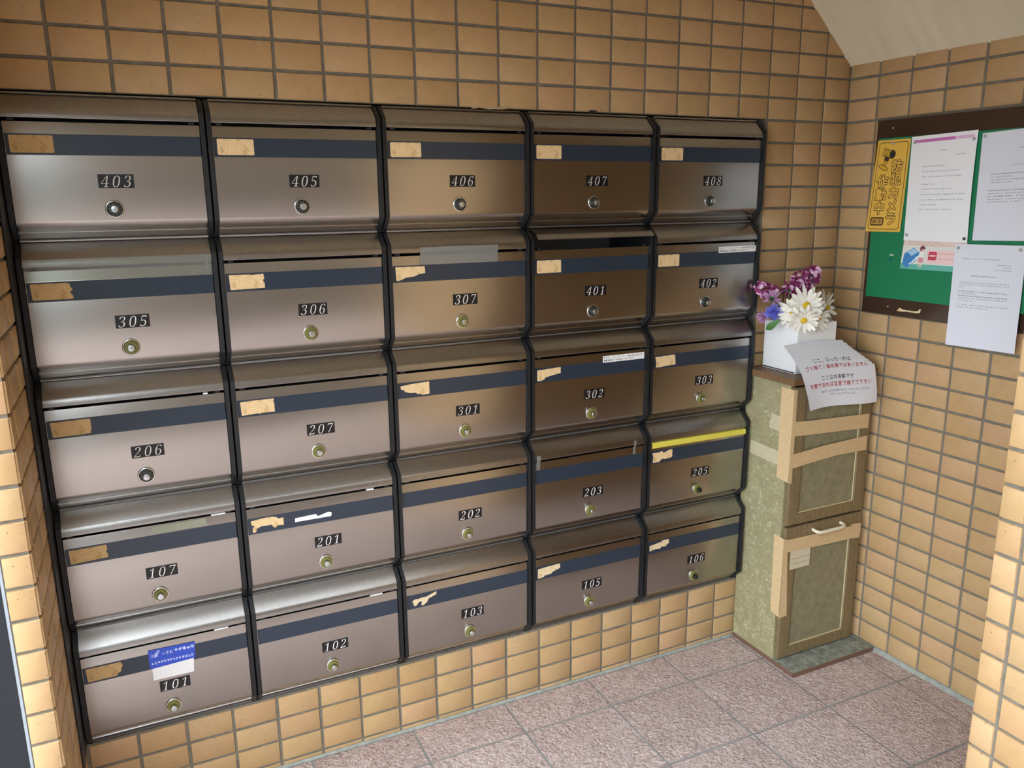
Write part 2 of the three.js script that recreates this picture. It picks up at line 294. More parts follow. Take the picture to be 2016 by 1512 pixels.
{
  const FT = 0.3014, xs = [], zs = [0.004]; for (let i = -11; i <= 3; i++) xs.push(1.3326 + FT * i); xs.push(2.42); for (let j = 1; j <= 12; j++) zs.push(-0.1387 + FT * j);
  const q = rng(61), J = 0.006;
  for (let a = 0; a < xs.length - 1; a++) for (let b = 0; b < zs.length - 1; b++) {
    if (xs[a] > 1.5 && zs[b] > 1.18) continue;
    const g = rbox(xs[a] + J / 2, xs[a + 1] - J / 2, -0.008, 0, zs[b] + J / 2, zs[b + 1] - J / 2, 0.0016, 1), uv = g.attributes.uv, ou = q(), ov = q();
    for (let i = 0; i < uv.count; i++) uv.setXY(i, uv.getX(i) + ou, uv.getY(i) + ov);
    mesh('tile', g, M.floorTile[Math.floor(q() * 3)], floorBase);
  }
}
struct('wall_for_reflection', box(-5, -0.4, -0.1, 2.6, 6.2, 6.4), std({ color: '#9aa09f', map: plasterTex, roughness: 0.9 }));  // unseen wall, added to give the left steel fronts a grey reflection
single('pavement', box(-30, 30, -0.3, -0.13, -20, 34), M.asphalt, 'grey paved ground outside the entrance', 'ground').userData.kind = 'structure';
// ---- dark metal door frame at the far left
{
  const d = struct('door_1', merge([rbox(-0.232, -0.178, 0, 2.6, 0.29, 0.366, 0.003), rbox(-0.3, -0.243, 0, 2.6, 0.27, 0.352, 0.003), box(-1.9, -0.3, 0, 2.6, 0.25, 0.29)]), M.darkMetal);
  mesh('sealant', box(-0.1785, -0.1735, 0, 2.6, 0.3, 0.3675), M.sealant, d);
}

// ---------------------------------------------------------------- stroke lettering
const G = {
  こ: '25,25 70,25 62,33;22,62 28,80 55,84 80,78', '、': '20,70 36,88', ロ: '20,22 20,84;20,22 80,22 80,84;20,80 80,80', ッ: '26,50 32,64;48,46 53,60;78,48 68,72 44,88', カ: '15,32 82,32 78,76 68,86 58,78;46,12 42,50 15,86', ー: '14,50 86,50',
  内: '18,28 18,90;18,28 82,28 82,86 72,84;50,10 48,40 28,66;50,42 70,64', は: '20,15 16,50 20,88;44,32 88,32;68,14 68,75 55,85 44,76 55,68 90,82', ゴ: '20,30 74,30 74,82;18,80 78,80;76,10 82,20;88,6 94,16', ミ: '28,20 72,30;28,45 70,55;22,70 78,86',
  捨: '8,30 38,30;24,10 24,85 14,80;8,62 38,50;66,10 42,42;66,10 94,42;52,42 82,42;67,30 67,58;46,56 90,56;50,66 84,66 84,90;50,66 50,90 84,90', て: '15,25 85,20 50,42 45,70 72,86', '/': '66,10 34,90', 
  溜: '12,18 22,28;8,42 18,52;8,88 24,62;46,12 34,22 34,40 50,34;62,15 88,15 86,38 80,38;72,15 64,40;38,50 86,50 86,88;38,50 38,88 86,88;62,50 62,88;38,69 86,69', め: '24,24 48,82;66,12 46,66 24,80 18,62 40,38 70,34 88,56 76,80 58,86',
  場: '6,35 36,35;21,14 21,74;4,78 38,68;50,12 82,12 82,42 50,42 50,12;50,27 82,27;42,54 92,54;60,54 44,74;56,64 88,64 84,88 76,86;70,64 54,88', で: '12,25 82,20 48,42 42,68 68,84;72,44 78,54;86,38 92,48', あ: '22,28 78,26;46,10 46,70 50,84;70,40 44,78 24,82 24,64 50,48 78,54 82,72 62,88',
  り: '30,18 28,50 34,58;68,14 70,50 60,74 42,88', ま: '20,28 80,28;24,46 76,46;52,10 52,74 38,86 26,76 40,68 80,84', せ: '12,42 90,38;68,14 68,58 58,62;34,20 34,74 46,82 76,82', ん: '50,12 16,86 36,54 50,58 56,82 70,82 88,60', 共: '18,30 82,30;34,12 34,58;66,12 66,58;8,58 92,58;36,66 18,88;62,66 82,88',
  用: '24,16 24,62 14,90;24,16 80,16 80,86 70,86;24,38 80,38;24,60 80,60;52,16 52,88', 部: '8,26 52,26;30,10 30,26;18,32 22,46;42,32 38,46;6,50 54,50;14,60 46,60 46,86 14,86 14,60;62,14 62,92;62,14 88,14 74,44 88,62 80,74 70,72', す: '10,28 90,28;56,10 56,56 46,64 38,52 48,44 57,54 54,74 38,90',
  不: '10,18 90,18;54,18 12,64;52,38 52,90;60,44 88,64', 要: '10,16 90,16;38,16 38,42;62,16 62,42;18,26 82,26 82,42 18,42 18,26;8,60 92,60;50,46 34,72 70,90;72,60 60,76 24,90', れ: '26,12 26,88;10,36 40,30 12,66 40,44 60,30 66,40 62,76 76,84 90,72', ば: '18,15 14,50 18,88;40,34 78,34;60,16 60,75 48,85 38,76 48,68 80,82;80,12 86,22;92,8 97,17',
  自: '48,8 40,20;22,22 78,22 78,88 22,88 22,22;22,44 78,44;22,66 78,66', 室: '50,6 50,16;12,32 12,18 88,18 88,32;24,36 76,36;46,36 32,54 70,52;62,44 74,56;24,68 76,68;50,56 50,86;10,88 90,88', 下: '10,18 90,18;48,18 48,90;52,38 76,56', さ: '16,30 84,26;44,10 64,54;64,54 34,50;28,64 36,80 66,84', い: '24,24 22,60 32,78 42,66;70,28 82,58',
  防: '14,12 14,92;14,12 36,12 26,38 38,54 32,66 22,64;64,8 64,24;44,28 94,28;62,28 58,60 42,90;60,50 88,50 84,86 74,86', 犯: '38,12 12,42;16,14 34,34 36,74 26,86;34,50 10,76;54,20 86,20 84,50 72,50;54,20 54,78 62,84 92,84 92,70', メ: '74,12 54,54 20,86;28,36 76,76', ラ: '24,16 76,16;14,40 84,40 72,70 40,90',
  作: '32,8 8,50;24,34 24,92;56,8 38,44;48,28 94,28;60,28 60,92;60,48 88,48;60,68 88,68', 動: '46,8 14,16;8,24 54,24;30,14 30,84;14,34 48,34 48,58 14,58 14,34;14,46 48,46;10,70 52,70;6,86 56,82;60,34 92,34 88,84 78,82;74,12 72,50 56,88', 中: '14,28 86,28 86,62 14,62 14,28;50,8 50,94',
  録: '26,8 6,34;26,8 46,28;14,36 42,36;10,50 46,50;28,36 28,84;6,86 48,80;14,60 20,74;42,58 36,72;58,14 86,14 86,40;58,27 86,27;50,40 94,40;72,40 72,86 64,84;56,52 64,60;54,78 68,66;90,50 78,62;74,60 92,84', 画: '8,12 92,12;50,12 50,66;28,28 72,28 72,66 28,66 28,28;28,47 72,47;10,34 10,86 90,86;90,34 90,86',
  チ: '66,10 22,22;10,44 90,44;50,18 50,60 28,90', シ: '18,18 32,28;12,40 26,50;84,30 62,66 16,86', フ: '16,20 84,20 74,60 36,88', リ: '26,14 26,56;72,12 72,56 44,90', ペ: '8,62 36,32 92,76;74,18 84,18 84,28 74,28 74,18', パ: '34,28 12,80;60,24 88,78;80,8 90,8 90,18 80,18 80,8', な: '10,26 50,24;32,8 12,56;66,20 86,34;64,38 64,72 46,86 40,72 60,68 84,82',
  ど: '30,12 40,44;76,30 36,52 24,72 42,86 80,84;82,8 88,16;92,4 98,12', の: '50,22 40,70 22,72 16,46 40,20 72,24 84,54 60,86', 一: '10,50 90,50', お: '12,30 58,28;34,10 34,80 16,84 14,70 50,52 78,60 80,78 60,88;74,22 90,36', た: '8,28 54,26;32,10 10,88;54,46 88,44;50,72 58,84 90,84', し: '30,12 28,70 44,86 82,66', '。': '20,76 34,76 34,90 20,90 20,76',
  る: '24,16 72,16 22,62 50,44 80,58 74,84 48,86 44,72 60,72', と: '32,12 40,46;78,28 32,54 26,76 44,86 82,84', か: '10,32 66,30 60,82 46,84;38,10 14,88;74,24 92,52', に: '18,14 14,50 18,88;44,28 84,28;40,68 52,80 88,80', ろ: '26,14 74,14 20,60 54,42 82,58 74,82 40,88', ら: '40,10 58,20;32,32 26,62 56,48 78,58 74,78 36,90', く: '70,10 26,48 74,90',
  ナ: '10,38 90,38;54,10 48,56 22,90', マ: '12,22 86,22 48,62;36,48 62,78', 守: '50,6 50,16;12,32 12,18 88,18 88,32;14,48 86,48;62,36 62,86 50,84;30,58 42,72', ょ: '52,40 52,80 36,86 30,76 46,70 76,82;52,56 78,54', う: '34,10 66,18;22,36 60,30 76,48 64,76 40,92', じ: '30,12 28,70 44,86 82,66;56,14 62,24;70,8 76,18', ゃ: '20,56 70,46 78,60 60,68;36,38 50,92;56,36 60,46',
  無: '30,8 14,30;22,20 86,20;8,38 92,38;26,20 26,60;44,20 44,60;62,20 62,60;80,20 80,60;8,60 92,60;16,72 10,88;36,72 40,88;58,72 64,88;80,72 90,88', 断: '12,14 12,84 50,84;30,14 30,76;14,46 48,46;20,24 26,36;42,24 34,36;22,60 30,48 42,64;62,20 88,12;62,20 60,60 52,88;62,44 94,44;78,44 78,90', 投: '8,30 38,30;24,10 24,85 14,80;8,62 38,50;52,14 50,34 44,44;52,14 76,14 76,36 90,38;46,54 84,54 66,78 44,90;54,60 90,90',
  函: '20,14 80,14 54,30;50,28 50,72 42,70;14,34 14,88 86,88;86,34 86,88;24,40 36,50;22,70 42,54;78,38 62,50;60,54 78,70', 切: '8,40 46,30;24,12 24,70 44,62;50,20 88,20 84,82 72,82;68,20 64,56 44,88', 田: '16,18 84,18 84,86 16,86 16,18;50,18 50,86;16,52 84,52', 所: '10,16 46,16;18,30 42,30 42,52;18,30 18,62 10,86;18,52 42,52;62,20 90,12;62,20 60,60 52,88;62,44 94,44;78,44 78,90', 事: '8,18 92,18;26,28 74,28 74,42 26,42 26,28;20,54 80,54 80,74;6,64 94,64;20,74 80,74;50,8 50,92 40,88',
  上: '48,12 48,84;50,44 80,44;10,86 90,86', む: '12,30 62,28;34,10 34,62 20,74 16,56 34,54;34,66 44,84 74,84 80,66;72,24 88,38', 子: '20,18 78,18 52,36;52,36 52,88 40,84;8,50 92,50',
};
const pseudo = (q) => { const s = []; for (let i = 0; i < 7; i++) { if (q() < 0.55) { const y = 14 + q() * 74, x = 10 + q() * 30; s.push(`${x},${y} ${x + 30 + q() * 30},${y}`); } else { const x = 14 + q() * 70, y = 10 + q() * 30; s.push(`${x},${y} ${x + (q() - 0.5) * 16},${y + 30 + q() * 30}`); } } return s.join(';'); };
function glyph(c, ch, x, y, s, sx = 1) {
  let d = G[ch]; if (!d) { if (ch === ' ') return; d = pseudo(rng(ch.codePointAt(0))); }
  c.beginPath();
  for (const st of d.split(';')) { const p = st.split(' ').map((v) => v.split(',').map(Number)); p.forEach(([a, b], i) => { const X = x + a / 100 * s * sx, Y = y + b / 100 * s; if (i) c.lineTo(X, Y); else c.moveTo(X, Y); }); }
  c.stroke();
}
function write(c, text, x, y, s, color, lw, sx = 1, gap = 1) { c.strokeStyle = color; c.lineWidth = lw; c.lineJoin = c.lineCap = 'round'; [...text].forEach((ch, i) => glyph(c, ch, x + i * s * sx * gap, y, s, sx)); }
function bodyText(c, lines, color, size, seed) {                      // small print too fine to read: [x, y, length]
  const q = rng(seed);
  for (const [x, y, n, bold] of lines) for (let i = 0; i < n; i++) { if (q() < 0.05) continue; c.strokeStyle = color; c.lineWidth = bold ? size * 0.14 : size * 0.08; glyph(c, String.fromCodePoint(0x6100 + Math.floor(q() * 900)), x + i * size, y, size * 0.9); }
}

// ---------------------------------------------------------------- mailboxes
const MBW = 0.41, MBH = 0.3105, MBX = -0.1145, MBTOP = 1.783, PW = 0.0125;
const numbers = [['403', '405', '406', '407', '408'], ['305', '306', '307', '401', '402'], ['206', '207', '301', '302', '303'], ['107', '201', '202', '203', '205'], ['101', '102', '103', '105', '106']];
const plateTex = canvasTex(1600, 640, (c, w, h) => {
  c.fillStyle = '#0b0c10'; c.fillRect(0, 0, w, h); c.textAlign = 'center'; c.textBaseline = 'middle';
  const q = rng(5);
  for (let j = 0; j < 5; j++) for (let i = 0; i < 5; i++) for (let k = 0; k < 3; k++) {
    c.save(); c.translate(i * 320 + 64 + k * 98, j * 128 + 67); c.transform(0.92, 0, -0.22, 1, 0, 0); c.font = '146px serif'; c.strokeStyle = '#0b0c10'; c.lineWidth = 3; c.fillStyle = j > 2 || (j === 1 && i !== 1) || i === 4 ? '#f4f2ec' : '#dedcd4';
    c.fillText(numbers[j][i][k], 0, 0); c.strokeText(numbers[j][i][k], 0, 0); c.restore();
    if (q() < 0.3) { c.strokeStyle = 'rgba(200,200,195,0.5)'; c.lineWidth = 1; c.beginPath(); const x = i * 320 + q() * 320, y = j * 128 + q() * 120; c.moveTo(x, y); c.lineTo(x + 12, y - 14); c.stroke(); }
  }
});
M.plate = std({ map: plateTex, roughness: 0.4 });
function dialTex(base, mark) {
  return canvasTex(192, 192, (c, w) => {
    c.fillStyle = base; c.fillRect(0, 0, w, w); c.translate(96, 96); c.fillStyle = mark; c.font = 'bold 24px sans-serif'; c.textAlign = 'center'; c.textBaseline = 'middle';
    for (let k = 0; k < 10; k++) { c.save(); c.rotate(k * Math.PI / 5); c.fillText(String(k), 0, -66); c.fillRect(-1.5, -94, 3, 12); c.restore(); }
  });
}
M.dialDark = std({ map: dialTex('#1d2220', '#b9bb9c'), roughness: 0.4 });
M.dialOlive = std({ map: dialTex('#77743a', '#3c3a1a'), roughness: 0.4 });
const noticeTex = canvasTex(640, 84, (c, w, h) => { c.fillStyle = '#f2f2ee'; c.fillRect(0, 0, w, h); write(c, 'チラシ フリーペーパー 勧誘印刷物などの', 14, 10, 30, '#222', 2.6); write(c, '無断投函は一切お断りいたします。', 14, 44, 30, '#222', 2.6); });
M.noticeSticker = std({ map: noticeTex, roughness: 0.5 });
const blueTex = canvasTex(512, 240, (c, w, h) => {
  c.fillStyle = '#2c4fc4'; c.fillRect(0, 0, w, h); c.fillStyle = 'rgba(170,190,240,0.75)'; c.beginPath(); c.moveTo(52, 100); c.lineTo(92, 20); c.lineTo(132, 20); c.lineTo(86, 100); c.fill();
  write(c, '上田 いさむ', 18, 46, 52, '#dfe6f6', 4.6, 0.8); write(c, '静岡事務所', 280, 40, 44, '#dfe6f6', 5); write(c, '衆院静岡県第選挙区候補予定者', 20, 150, 44, '#c8d4f2', 4.6, 0.76);
});
M.blueCard = std({ map: blueTex, roughness: 0.35 });

// side profile of a mailbox: local y from 0 (base) to MBH, z = 0 is the tiled wall face
const sx0 = -MBW / 2 + PW, sx1 = MBW / 2 - PW, Y = (d) => MBH - d;
const sidePts = [[-0.19, Y(0)], [0.003, Y(0)], ...roundPath([[0.003, Y(0)], [0.0405, Y(0.032)], [0.0405, Y(0.27)], [0.001, Y(0.309)]], 0.0018, 3).slice(1, -1), [0.001, Y(0.309)], [-0.19, Y(0.309)]];
const geoSide = prism(sidePts, 0, 0.0098, 0.6);
const geoSideL = geoSide.clone().translate(-MBW / 2 + 0.0022, 0, 0), geoSideR = geoSide.clone().translate(MBW / 2 - 0.0022 - 0.0098, 0, 0);
const geoBody = merge([box(-MBW / 2 + 0.0005, MBW / 2 - 0.0005, 0.0015, MBH - 0.0015, -0.2, -0.19), box(sx0, sx1, MBH - 0.0035, MBH - 0.0015, -0.19, 0.0), box(sx0, sx1, 0.002, 0.006, -0.19, 0.0)]);
const geoSeam = [box(-MBW / 2 + 0.0005, -MBW / 2 + 0.0022, 0.002, MBH - 0.002, -0.19, 0.0), box(MBW / 2 - 0.0022, MBW / 2 - 0.0005, 0.002, MBH - 0.002, -0.19, 0.0)];
const flapPath = roundPath([[0.0, Y(0.0005)], [0.0035, Y(0.0045)], [0.0365, Y(0.035)], [0.0385, Y(0.051)], [0.036, Y(0.052)]], 0.0018, 5);
const hem = (z, d, r) => { const g = new THREE.CylinderGeometry(r, r, sx1 - sx0 - 0.0016, 10); g.rotateZ(Math.PI / 2); g.translate(0, Y(d), z); return g; };
const geoFlap = merge([prism(sheetPoly(flapPath, 0.0014), sx0 + 0.0008, sx1 - 0.0008), hem(0.0375, 0.0512, 0.0015)]);
const geoLip = prism([[-0.01, Y(-0.0015)], [0.0045, Y(-0.0015)], [0.0052, Y(0.002)], [-0.01, Y(0.002)]], sx0, sx1);
const doorPath = roundPath([[0.012, Y(0.0605)], [0.0335, Y(0.0593)], [0.0335, Y(0.2676)], [0.0125, Y(0.2892)], [0.009, Y(0.2885)]], 0.0022, 5);
const geoDoor = merge([prism(sheetPoly(doorPath, 0.0013), sx0 + 0.001, sx1 - 0.001), hem(0.0122, 0.2893, 0.0014)]);
const geoSill = prism(sheetPoly(roundPath([[0.0135, Y(0.2912)], [0.0118, Y(0.2925)], [0.0015, Y(0.3052)], [-0.01, Y(0.3056)]], 0.002, 3), 0.0013), sx0, sx1);
const geoBase = prism([[-0.01, Y(0.3095)], [0.0025, Y(0.3095)], [0.0032, Y(0.3072)], [-0.01, Y(0.3072)]], sx0, sx1);
const geoBand = rbox(sx0 + 0.002, sx1 - 0.001, Y(0.1277), Y(0.0845), 0.0334, 0.0344, 0.0004, 1);
function plateGeo(i, j) {
  const g = rbox(-0.0358, 0.0358, -0.0148, 0.0148, 0, 0.0009, 0.0003, 1), p = g.attributes.position, uv = g.attributes.uv;
  for (let k = 0; k < p.count; k++) uv.setXY(k, (i + 0.5 + p.getX(k) / 0.0716 * 0.98) / 5, 1 - (j + 0.5 - p.getY(k) / 0.0296 * 0.98) / 5);
  return g.translate(0.0097, Y(0.1817), 0.0334);
}
const lathe = (pts, n = 28) => { const g = new THREE.LatheGeometry(pts.map(([r, h]) => new THREE.Vector2(r, h)), n); g.rotateX(Math.PI / 2); return g; };
const geoRing = lathe([[0, 0], [0.0195, 0], [0.0195, 0.0016], [0.0185, 0.0028], [0.0172, 0.003], [0, 0.003]]);
const geoDial = (() => { const g = new THREE.CylinderGeometry(0.0142, 0.0166, 0.0055, 32); g.rotateX(Math.PI / 2); g.translate(0, 0, 0.0057); return g; })();
const geoKnob = merge([lathe([[0, 0.008], [0.0082, 0.008], [0.0078, 0.0175], [0.0068, 0.0188], [0, 0.0188]], 20), box(-0.0006, 0.0006, -0.006, 0.006, 0.0186, 0.0192)]);
// label outlines, 0..1 from the left and from the top
const full = [[0.02, 0], [0.98, 0], [1, 0.05], [1, 0.96], [0.97, 1], [0.02, 1], [0, 0.95], [0, 0.05]];
const labels = {
  403: full, 405: full, 406: full, 407: full, 408: full, 401: full, 402: full, 303: [[0, 0.06], [0.96, 0], [1, 0.9], [0.5, 0.94], [0.3, 1], [0.03, 0.98], [0.06, 0.6]],
  305: [[0, 0], [0.9, 0], [0.94, 0.1], [0.95, 0.3], [0.99, 0.34], [0.98, 0.48], [0.93, 0.54], [0.94, 0.66], [0.97, 0.72], [1, 0.92], [0.97, 1], [0.02, 1]],
  306: [[0, 0], [0.6, 0.02], [0.66, 0.06], [0.98, 0], [1, 0.34], [0.96, 0.42], [0.97, 0.56], [1, 0.62], [1, 0.96], [0.02, 1]],
  307: [[0, 0], [0.98, 0], [1, 0.5], [0.78, 0.58], [0.62, 0.72], [0.34, 0.78], [0.2, 0.92], [0.06, 1], [0.02, 0.96]],
  206: [[0, 0.02], [0.97, 0], [1, 0.06], [1, 0.76], [0.97, 0.86], [0.98, 0.98], [0.9, 0.96], [0.8, 1], [0.03, 1]],
  207: [[0, 0.04], [0.3, 0], [0.98, 0], [1, 0.06], [0.97, 0.2], [1, 0.28], [1, 0.96], [0.6, 0.94], [0.56, 1], [0.5, 0.95], [0.02, 1]],
  301: [[0, 0.16], [0.4, 0.06], [1, 0], [1, 0.96], [0.74, 1], [0.7, 0.9], [0.56, 0.88], [0.54, 0.78], [0.3, 0.74], [0.14, 0.6], [0.12, 0.46], [0.02, 0.42]],
  302: [[0, 0.1], [0.98, 0], [1, 0.04], [1, 0.5], [0.6, 0.64], [0.34, 0.74], [0.3, 0.9], [0.14, 0.98], [0, 1]],
  107: [[0, 0.04], [0.98, 0], [1, 0.3], [0.96, 0.46], [0.98, 0.6], [1, 0.66], [0.99, 0.9], [0.6, 0.94], [0.02, 1]],
  201: [[0, 0.12], [0.3, 0.02], [0.66, 0], [0.8, 0.12], [0.84, 0.24], [1, 0.2], [1, 0.78], [0.8, 0.74], [0.74, 0.9], [0.66, 0.78], [0.64, 0.62], [0.3, 0.6], [0.16, 0.74], [0.14, 0.98], [0.04, 1], [0.04, 0.7], [0.1, 0.5], [0.02, 0.4]],
  205: [[0, 0.1], [0.3, 0.1], [0.5, 0.02], [0.54, 0.2], [0.7, 0.12], [0.84, 0], [1, 0], [1, 0.7], [0.9, 0.78], [0.62, 0.82], [0.5, 0.74], [0.34, 1], [0.02, 1], [0.06, 0.5]],
  101: [[0, 0], [0.94, 0], [1, 0.3], [0.94, 0.5], [0.93, 0.72], [0.84, 0.8], [0.8, 0.98], [0.02, 1]],
  103: [[0.1, 0.42], [0.24, 0.3], [0.3, 0.36], [0.46, 0.28], [0.62, 0.3], [1, 0], [1, 0.26], [0.7, 0.5], [0.64, 0.78], [0.5, 0.98], [0.42, 0.92], [0.46, 0.62], [0.34, 0.6], [0.26, 0.86], [0.16, 0.9]],
  105: [[0, 0.12], [0.5, 0.04], [1, 0], [1, 0.42], [0.86, 0.5], [0.66, 0.64], [0.6, 0.78], [0.3, 0.82], [0.26, 0.94], [0, 1]],
  106: [[0, 0.3], [0.6, 0.12], [0.64, 0], [0.98, 0], [1, 0.4], [0.9, 0.46], [0.84, 0.66], [0.6, 0.6], [0.54, 0.78], [0.3, 0.72], [0, 0.84]],
};
const looks = {
  403: 'top left mailbox beside the tiled return wall', 405: 'clean cream name label', 406: 'cream name label and warm reflection', 407: 'spotted cream name label', 408: 'top right mailbox of the block',
  305: 'clear tape stretched across its flap', 306: 'name label torn on its right edge', 307: 'clear plastic strip stuck over its flap', 401: 'flap standing open above a dark slot', 402: 'white printed notice sticker at its upper right',
  206: 'brown name label nibbled at the corner', 207: 'cream name label with small bites', 301: 'name label torn away at lower left', 302: 'white printed notice sticker above its torn label', 303: 'slightly chipped cream label',
  107: 'greenish tape above its navy band', 201: 'arched torn label and a white paper scrap', 202: 'bare navy band without any name label', 203: 'two bits of clear tape on its flap', 205: 'yellow leaflet sticking out of the slot',
  101: 'blue card stuck over its navy band', 102: 'bare navy band in the bottom row', 103: 'only a small torn scrap of label', 105: 'pale torn name label in the bottom row', 106: 'bottom right mailbox of the block',
};
const darkDial = new Set(['403', '405', '406', '407', '408', '401', '402', '206']), darkKnob = new Set(['205', '106']);
for (let j = 0; j < 5; j++) for (let i = 0; i < 5; i++) {
  const no = numbers[j][i], cx = MBX + MBW * (i + 0.5), by = MBTOP - MBH * (j + 1), q = rng(100 + j * 5 + i);
  const t = thing('mailbox', `brushed steel mailbox numbered ${no}, ${looks[no]}`, 'mailbox', [cx, by, 0], 0, 'steel mailboxes set in the tiled wall');
  mesh('body', geoBody, M.inside, t); for (const g of geoSeam) mesh('seam_strip', g, M.black, t);
  mesh('side_panel', geoSideL, M.black, t, 'black zigzag side panel'); mesh('side_panel', geoSideR, M.black, t, 'black zigzag side panel');
  if (j === 0) mesh('top_lip', geoLip, M.flapSteel, t);
  const flap = mesh('flap', geoFlap, M.flapSteel, t, 'folded steel flap over the letter slot');
  if (no === '401') { flap.position.set(0, MBH, 0); flap.geometry = geoFlap.clone().translate(0, -MBH, 0); flap.rotation.x = -0.48; }
  for (const s of [-1, 1]) mesh('hinge_stop', box(s * 0.176 - 0.006, s * 0.176 + 0.006, Y(0.0585), Y(0.0535), 0.02, 0.034), M.black, t);
  const door = mesh('door', geoDoor, M.steel, t);
  mesh('sill', geoSill, M.steel, t); mesh('base_strip', geoBase, M.flapSteel, t);
  mesh('name_band', geoBand, M.navy, door, 'navy band');
  mesh('number_plate', plateGeo(i, j), M.plate, door, `black plate reading ${no} in italic numerals`);
  const lock = mesh('dial_lock', geoRing, M.chrome, t, 'round combination lock'); lock.position.set(0.0005, Y(0.2415), 0.0335);
  mesh('dial', geoDial, darkDial.has(no) ? M.dialDark : M.dialOlive, lock).rotation.z = q() * 6;
  mesh('knob', geoKnob, darkKnob.has(no) ? M.knobDark : M.knob, lock).rotation.z = q() * 6;
  if (labels[no]) {
    const x0 = sx0 + 0.0095, w = 0.081 * (i > 2 ? 0.95 : 1), h = 0.0355, y1 = Y(0.0878);
    mesh('name_label', slip(labels[no].map(([a, b]) => [x0 + a * w, y1 - b * h]), 0.0345, 0.0004), i === 0 ? M.creamBrown : no === '105' || no === '106' || no === '103' ? M.creamPale : M.cream, door, 'cream paper name label');
  }
  const lx = (x) => x - cx, ly = (y) => y - by;
  if (no === '305') { mesh('clear_tape', prism(sheetPoly([[0.0392, Y(0.036)], [0.0402, Y(0.051)], [0.0352, Y(0.06)], [0.0352, Y(0.083)]], 0.0003), sx0 + 0.001, lx(0.282)), M.clearTape, t, 'clear tape across the slot'); mesh('clear_tape', prism(sheetPoly([[0.0396, Y(0.036)], [0.0406, Y(0.051)], [0.0356, Y(0.06)], [0.0356, Y(0.084)]], 0.0003), lx(0.268), lx(0.275)), M.clearFilm, t); }
  if (no === '307') mesh('plastic_strip', prism(sheetPoly([[0.0385, Y(0.0385)], [0.0402, Y(0.051)], [0.0352, Y(0.06)], [0.0352, Y(0.0845)]], 0.0004), lx(0.795), lx(1.017)), M.clearFilm, t, 'clear plastic strip over the slot');
  if (no === '203') for (const [a, b] of [[1.133, 1.146], [1.474, 1.482]]) mesh('clear_tape', prism(sheetPoly([[0.0392, Y(0.038)], [0.0402, Y(0.051)], [0.0352, Y(0.06)], [0.0352, Y(0.083)]], 0.0003), lx(a), lx(b)), M.clearFilm, t, 'short bit of clear tape');
  if (no === '107') mesh('green_tape', slip(rect(lx(0.088), lx(0.213), ly(0.77), ly(0.789)), 0.0345, 0.0003), M.greenTape, door, 'greenish translucent tape');
  if (no === '302' || no === '402') { const g = flat(no === '302' ? rect(lx(1.358), lx(1.5055), ly(1.0725), ly(1.0925)) : rect(lx(1.774), lx(1.9225), ly(1.3825), ly(1.4015)), 0.0349); mesh('notice_sticker', g, M.noticeSticker, door, 'white sticker refusing leaflets'); }
  if (no === '201') mesh('paper_scrap', slip([[0.427, 0.7375], [0.522, 0.7375], [0.5235, 0.7475], [0.515, 0.7505], [0.487, 0.7435], [0.482, 0.7505], [0.428, 0.748]].map(([x, y]) => [lx(x), ly(y)]), 0.0345, 0.0004), M.white, door, 'white torn paper scrap');
  if (no === '101') { mesh('white_slip', slip([[0.0525, 0.382], [0.147, 0.3815], [0.15, 0.42], [0.052, 0.42]].map(([x, y]) => [lx(x), ly(y)]), 0.0346, 0.0004), M.white, door, 'white slip below the blue card'); mesh('blue_card', flat([[0.0474, 0.4145], [0.1535, 0.4197], [0.1565, 0.4641], [0.047, 0.4662]].map(([x, y]) => [lx(x), ly(y)]), 0.0356), M.blueCard, door, 'blue card with white lettering'); }
  if (['206', '107', '101', '201', '102'].includes(no)) { const a = lx({ 206: 0.235, 107: 0.225, 101: 0.205, 201: 0.62, 102: 0.615 }[no]), w = no === '206' ? 0.01 : no === '201' ? 0.02 : 0.034; mesh('paper_tag', prism([[0.024, Y(0.0535)], [0.0372, Y(0.0555)], [0.0372, Y(0.0585)], [0.024, Y(0.056)]], a, a + w), M.white, t, 'white paper end in the slot'); }
}
single('side_and_shadow_strip', rbox(-0.1195, -0.1155, 0.232, 1.785, 0.002, 0.11, 0.001), M.black, 'black strip standing for the side of the left mailboxes and its shadow on the tiled return wall', 'panel');  // mailbox side and its shadow on the tiles, put in as one black strip
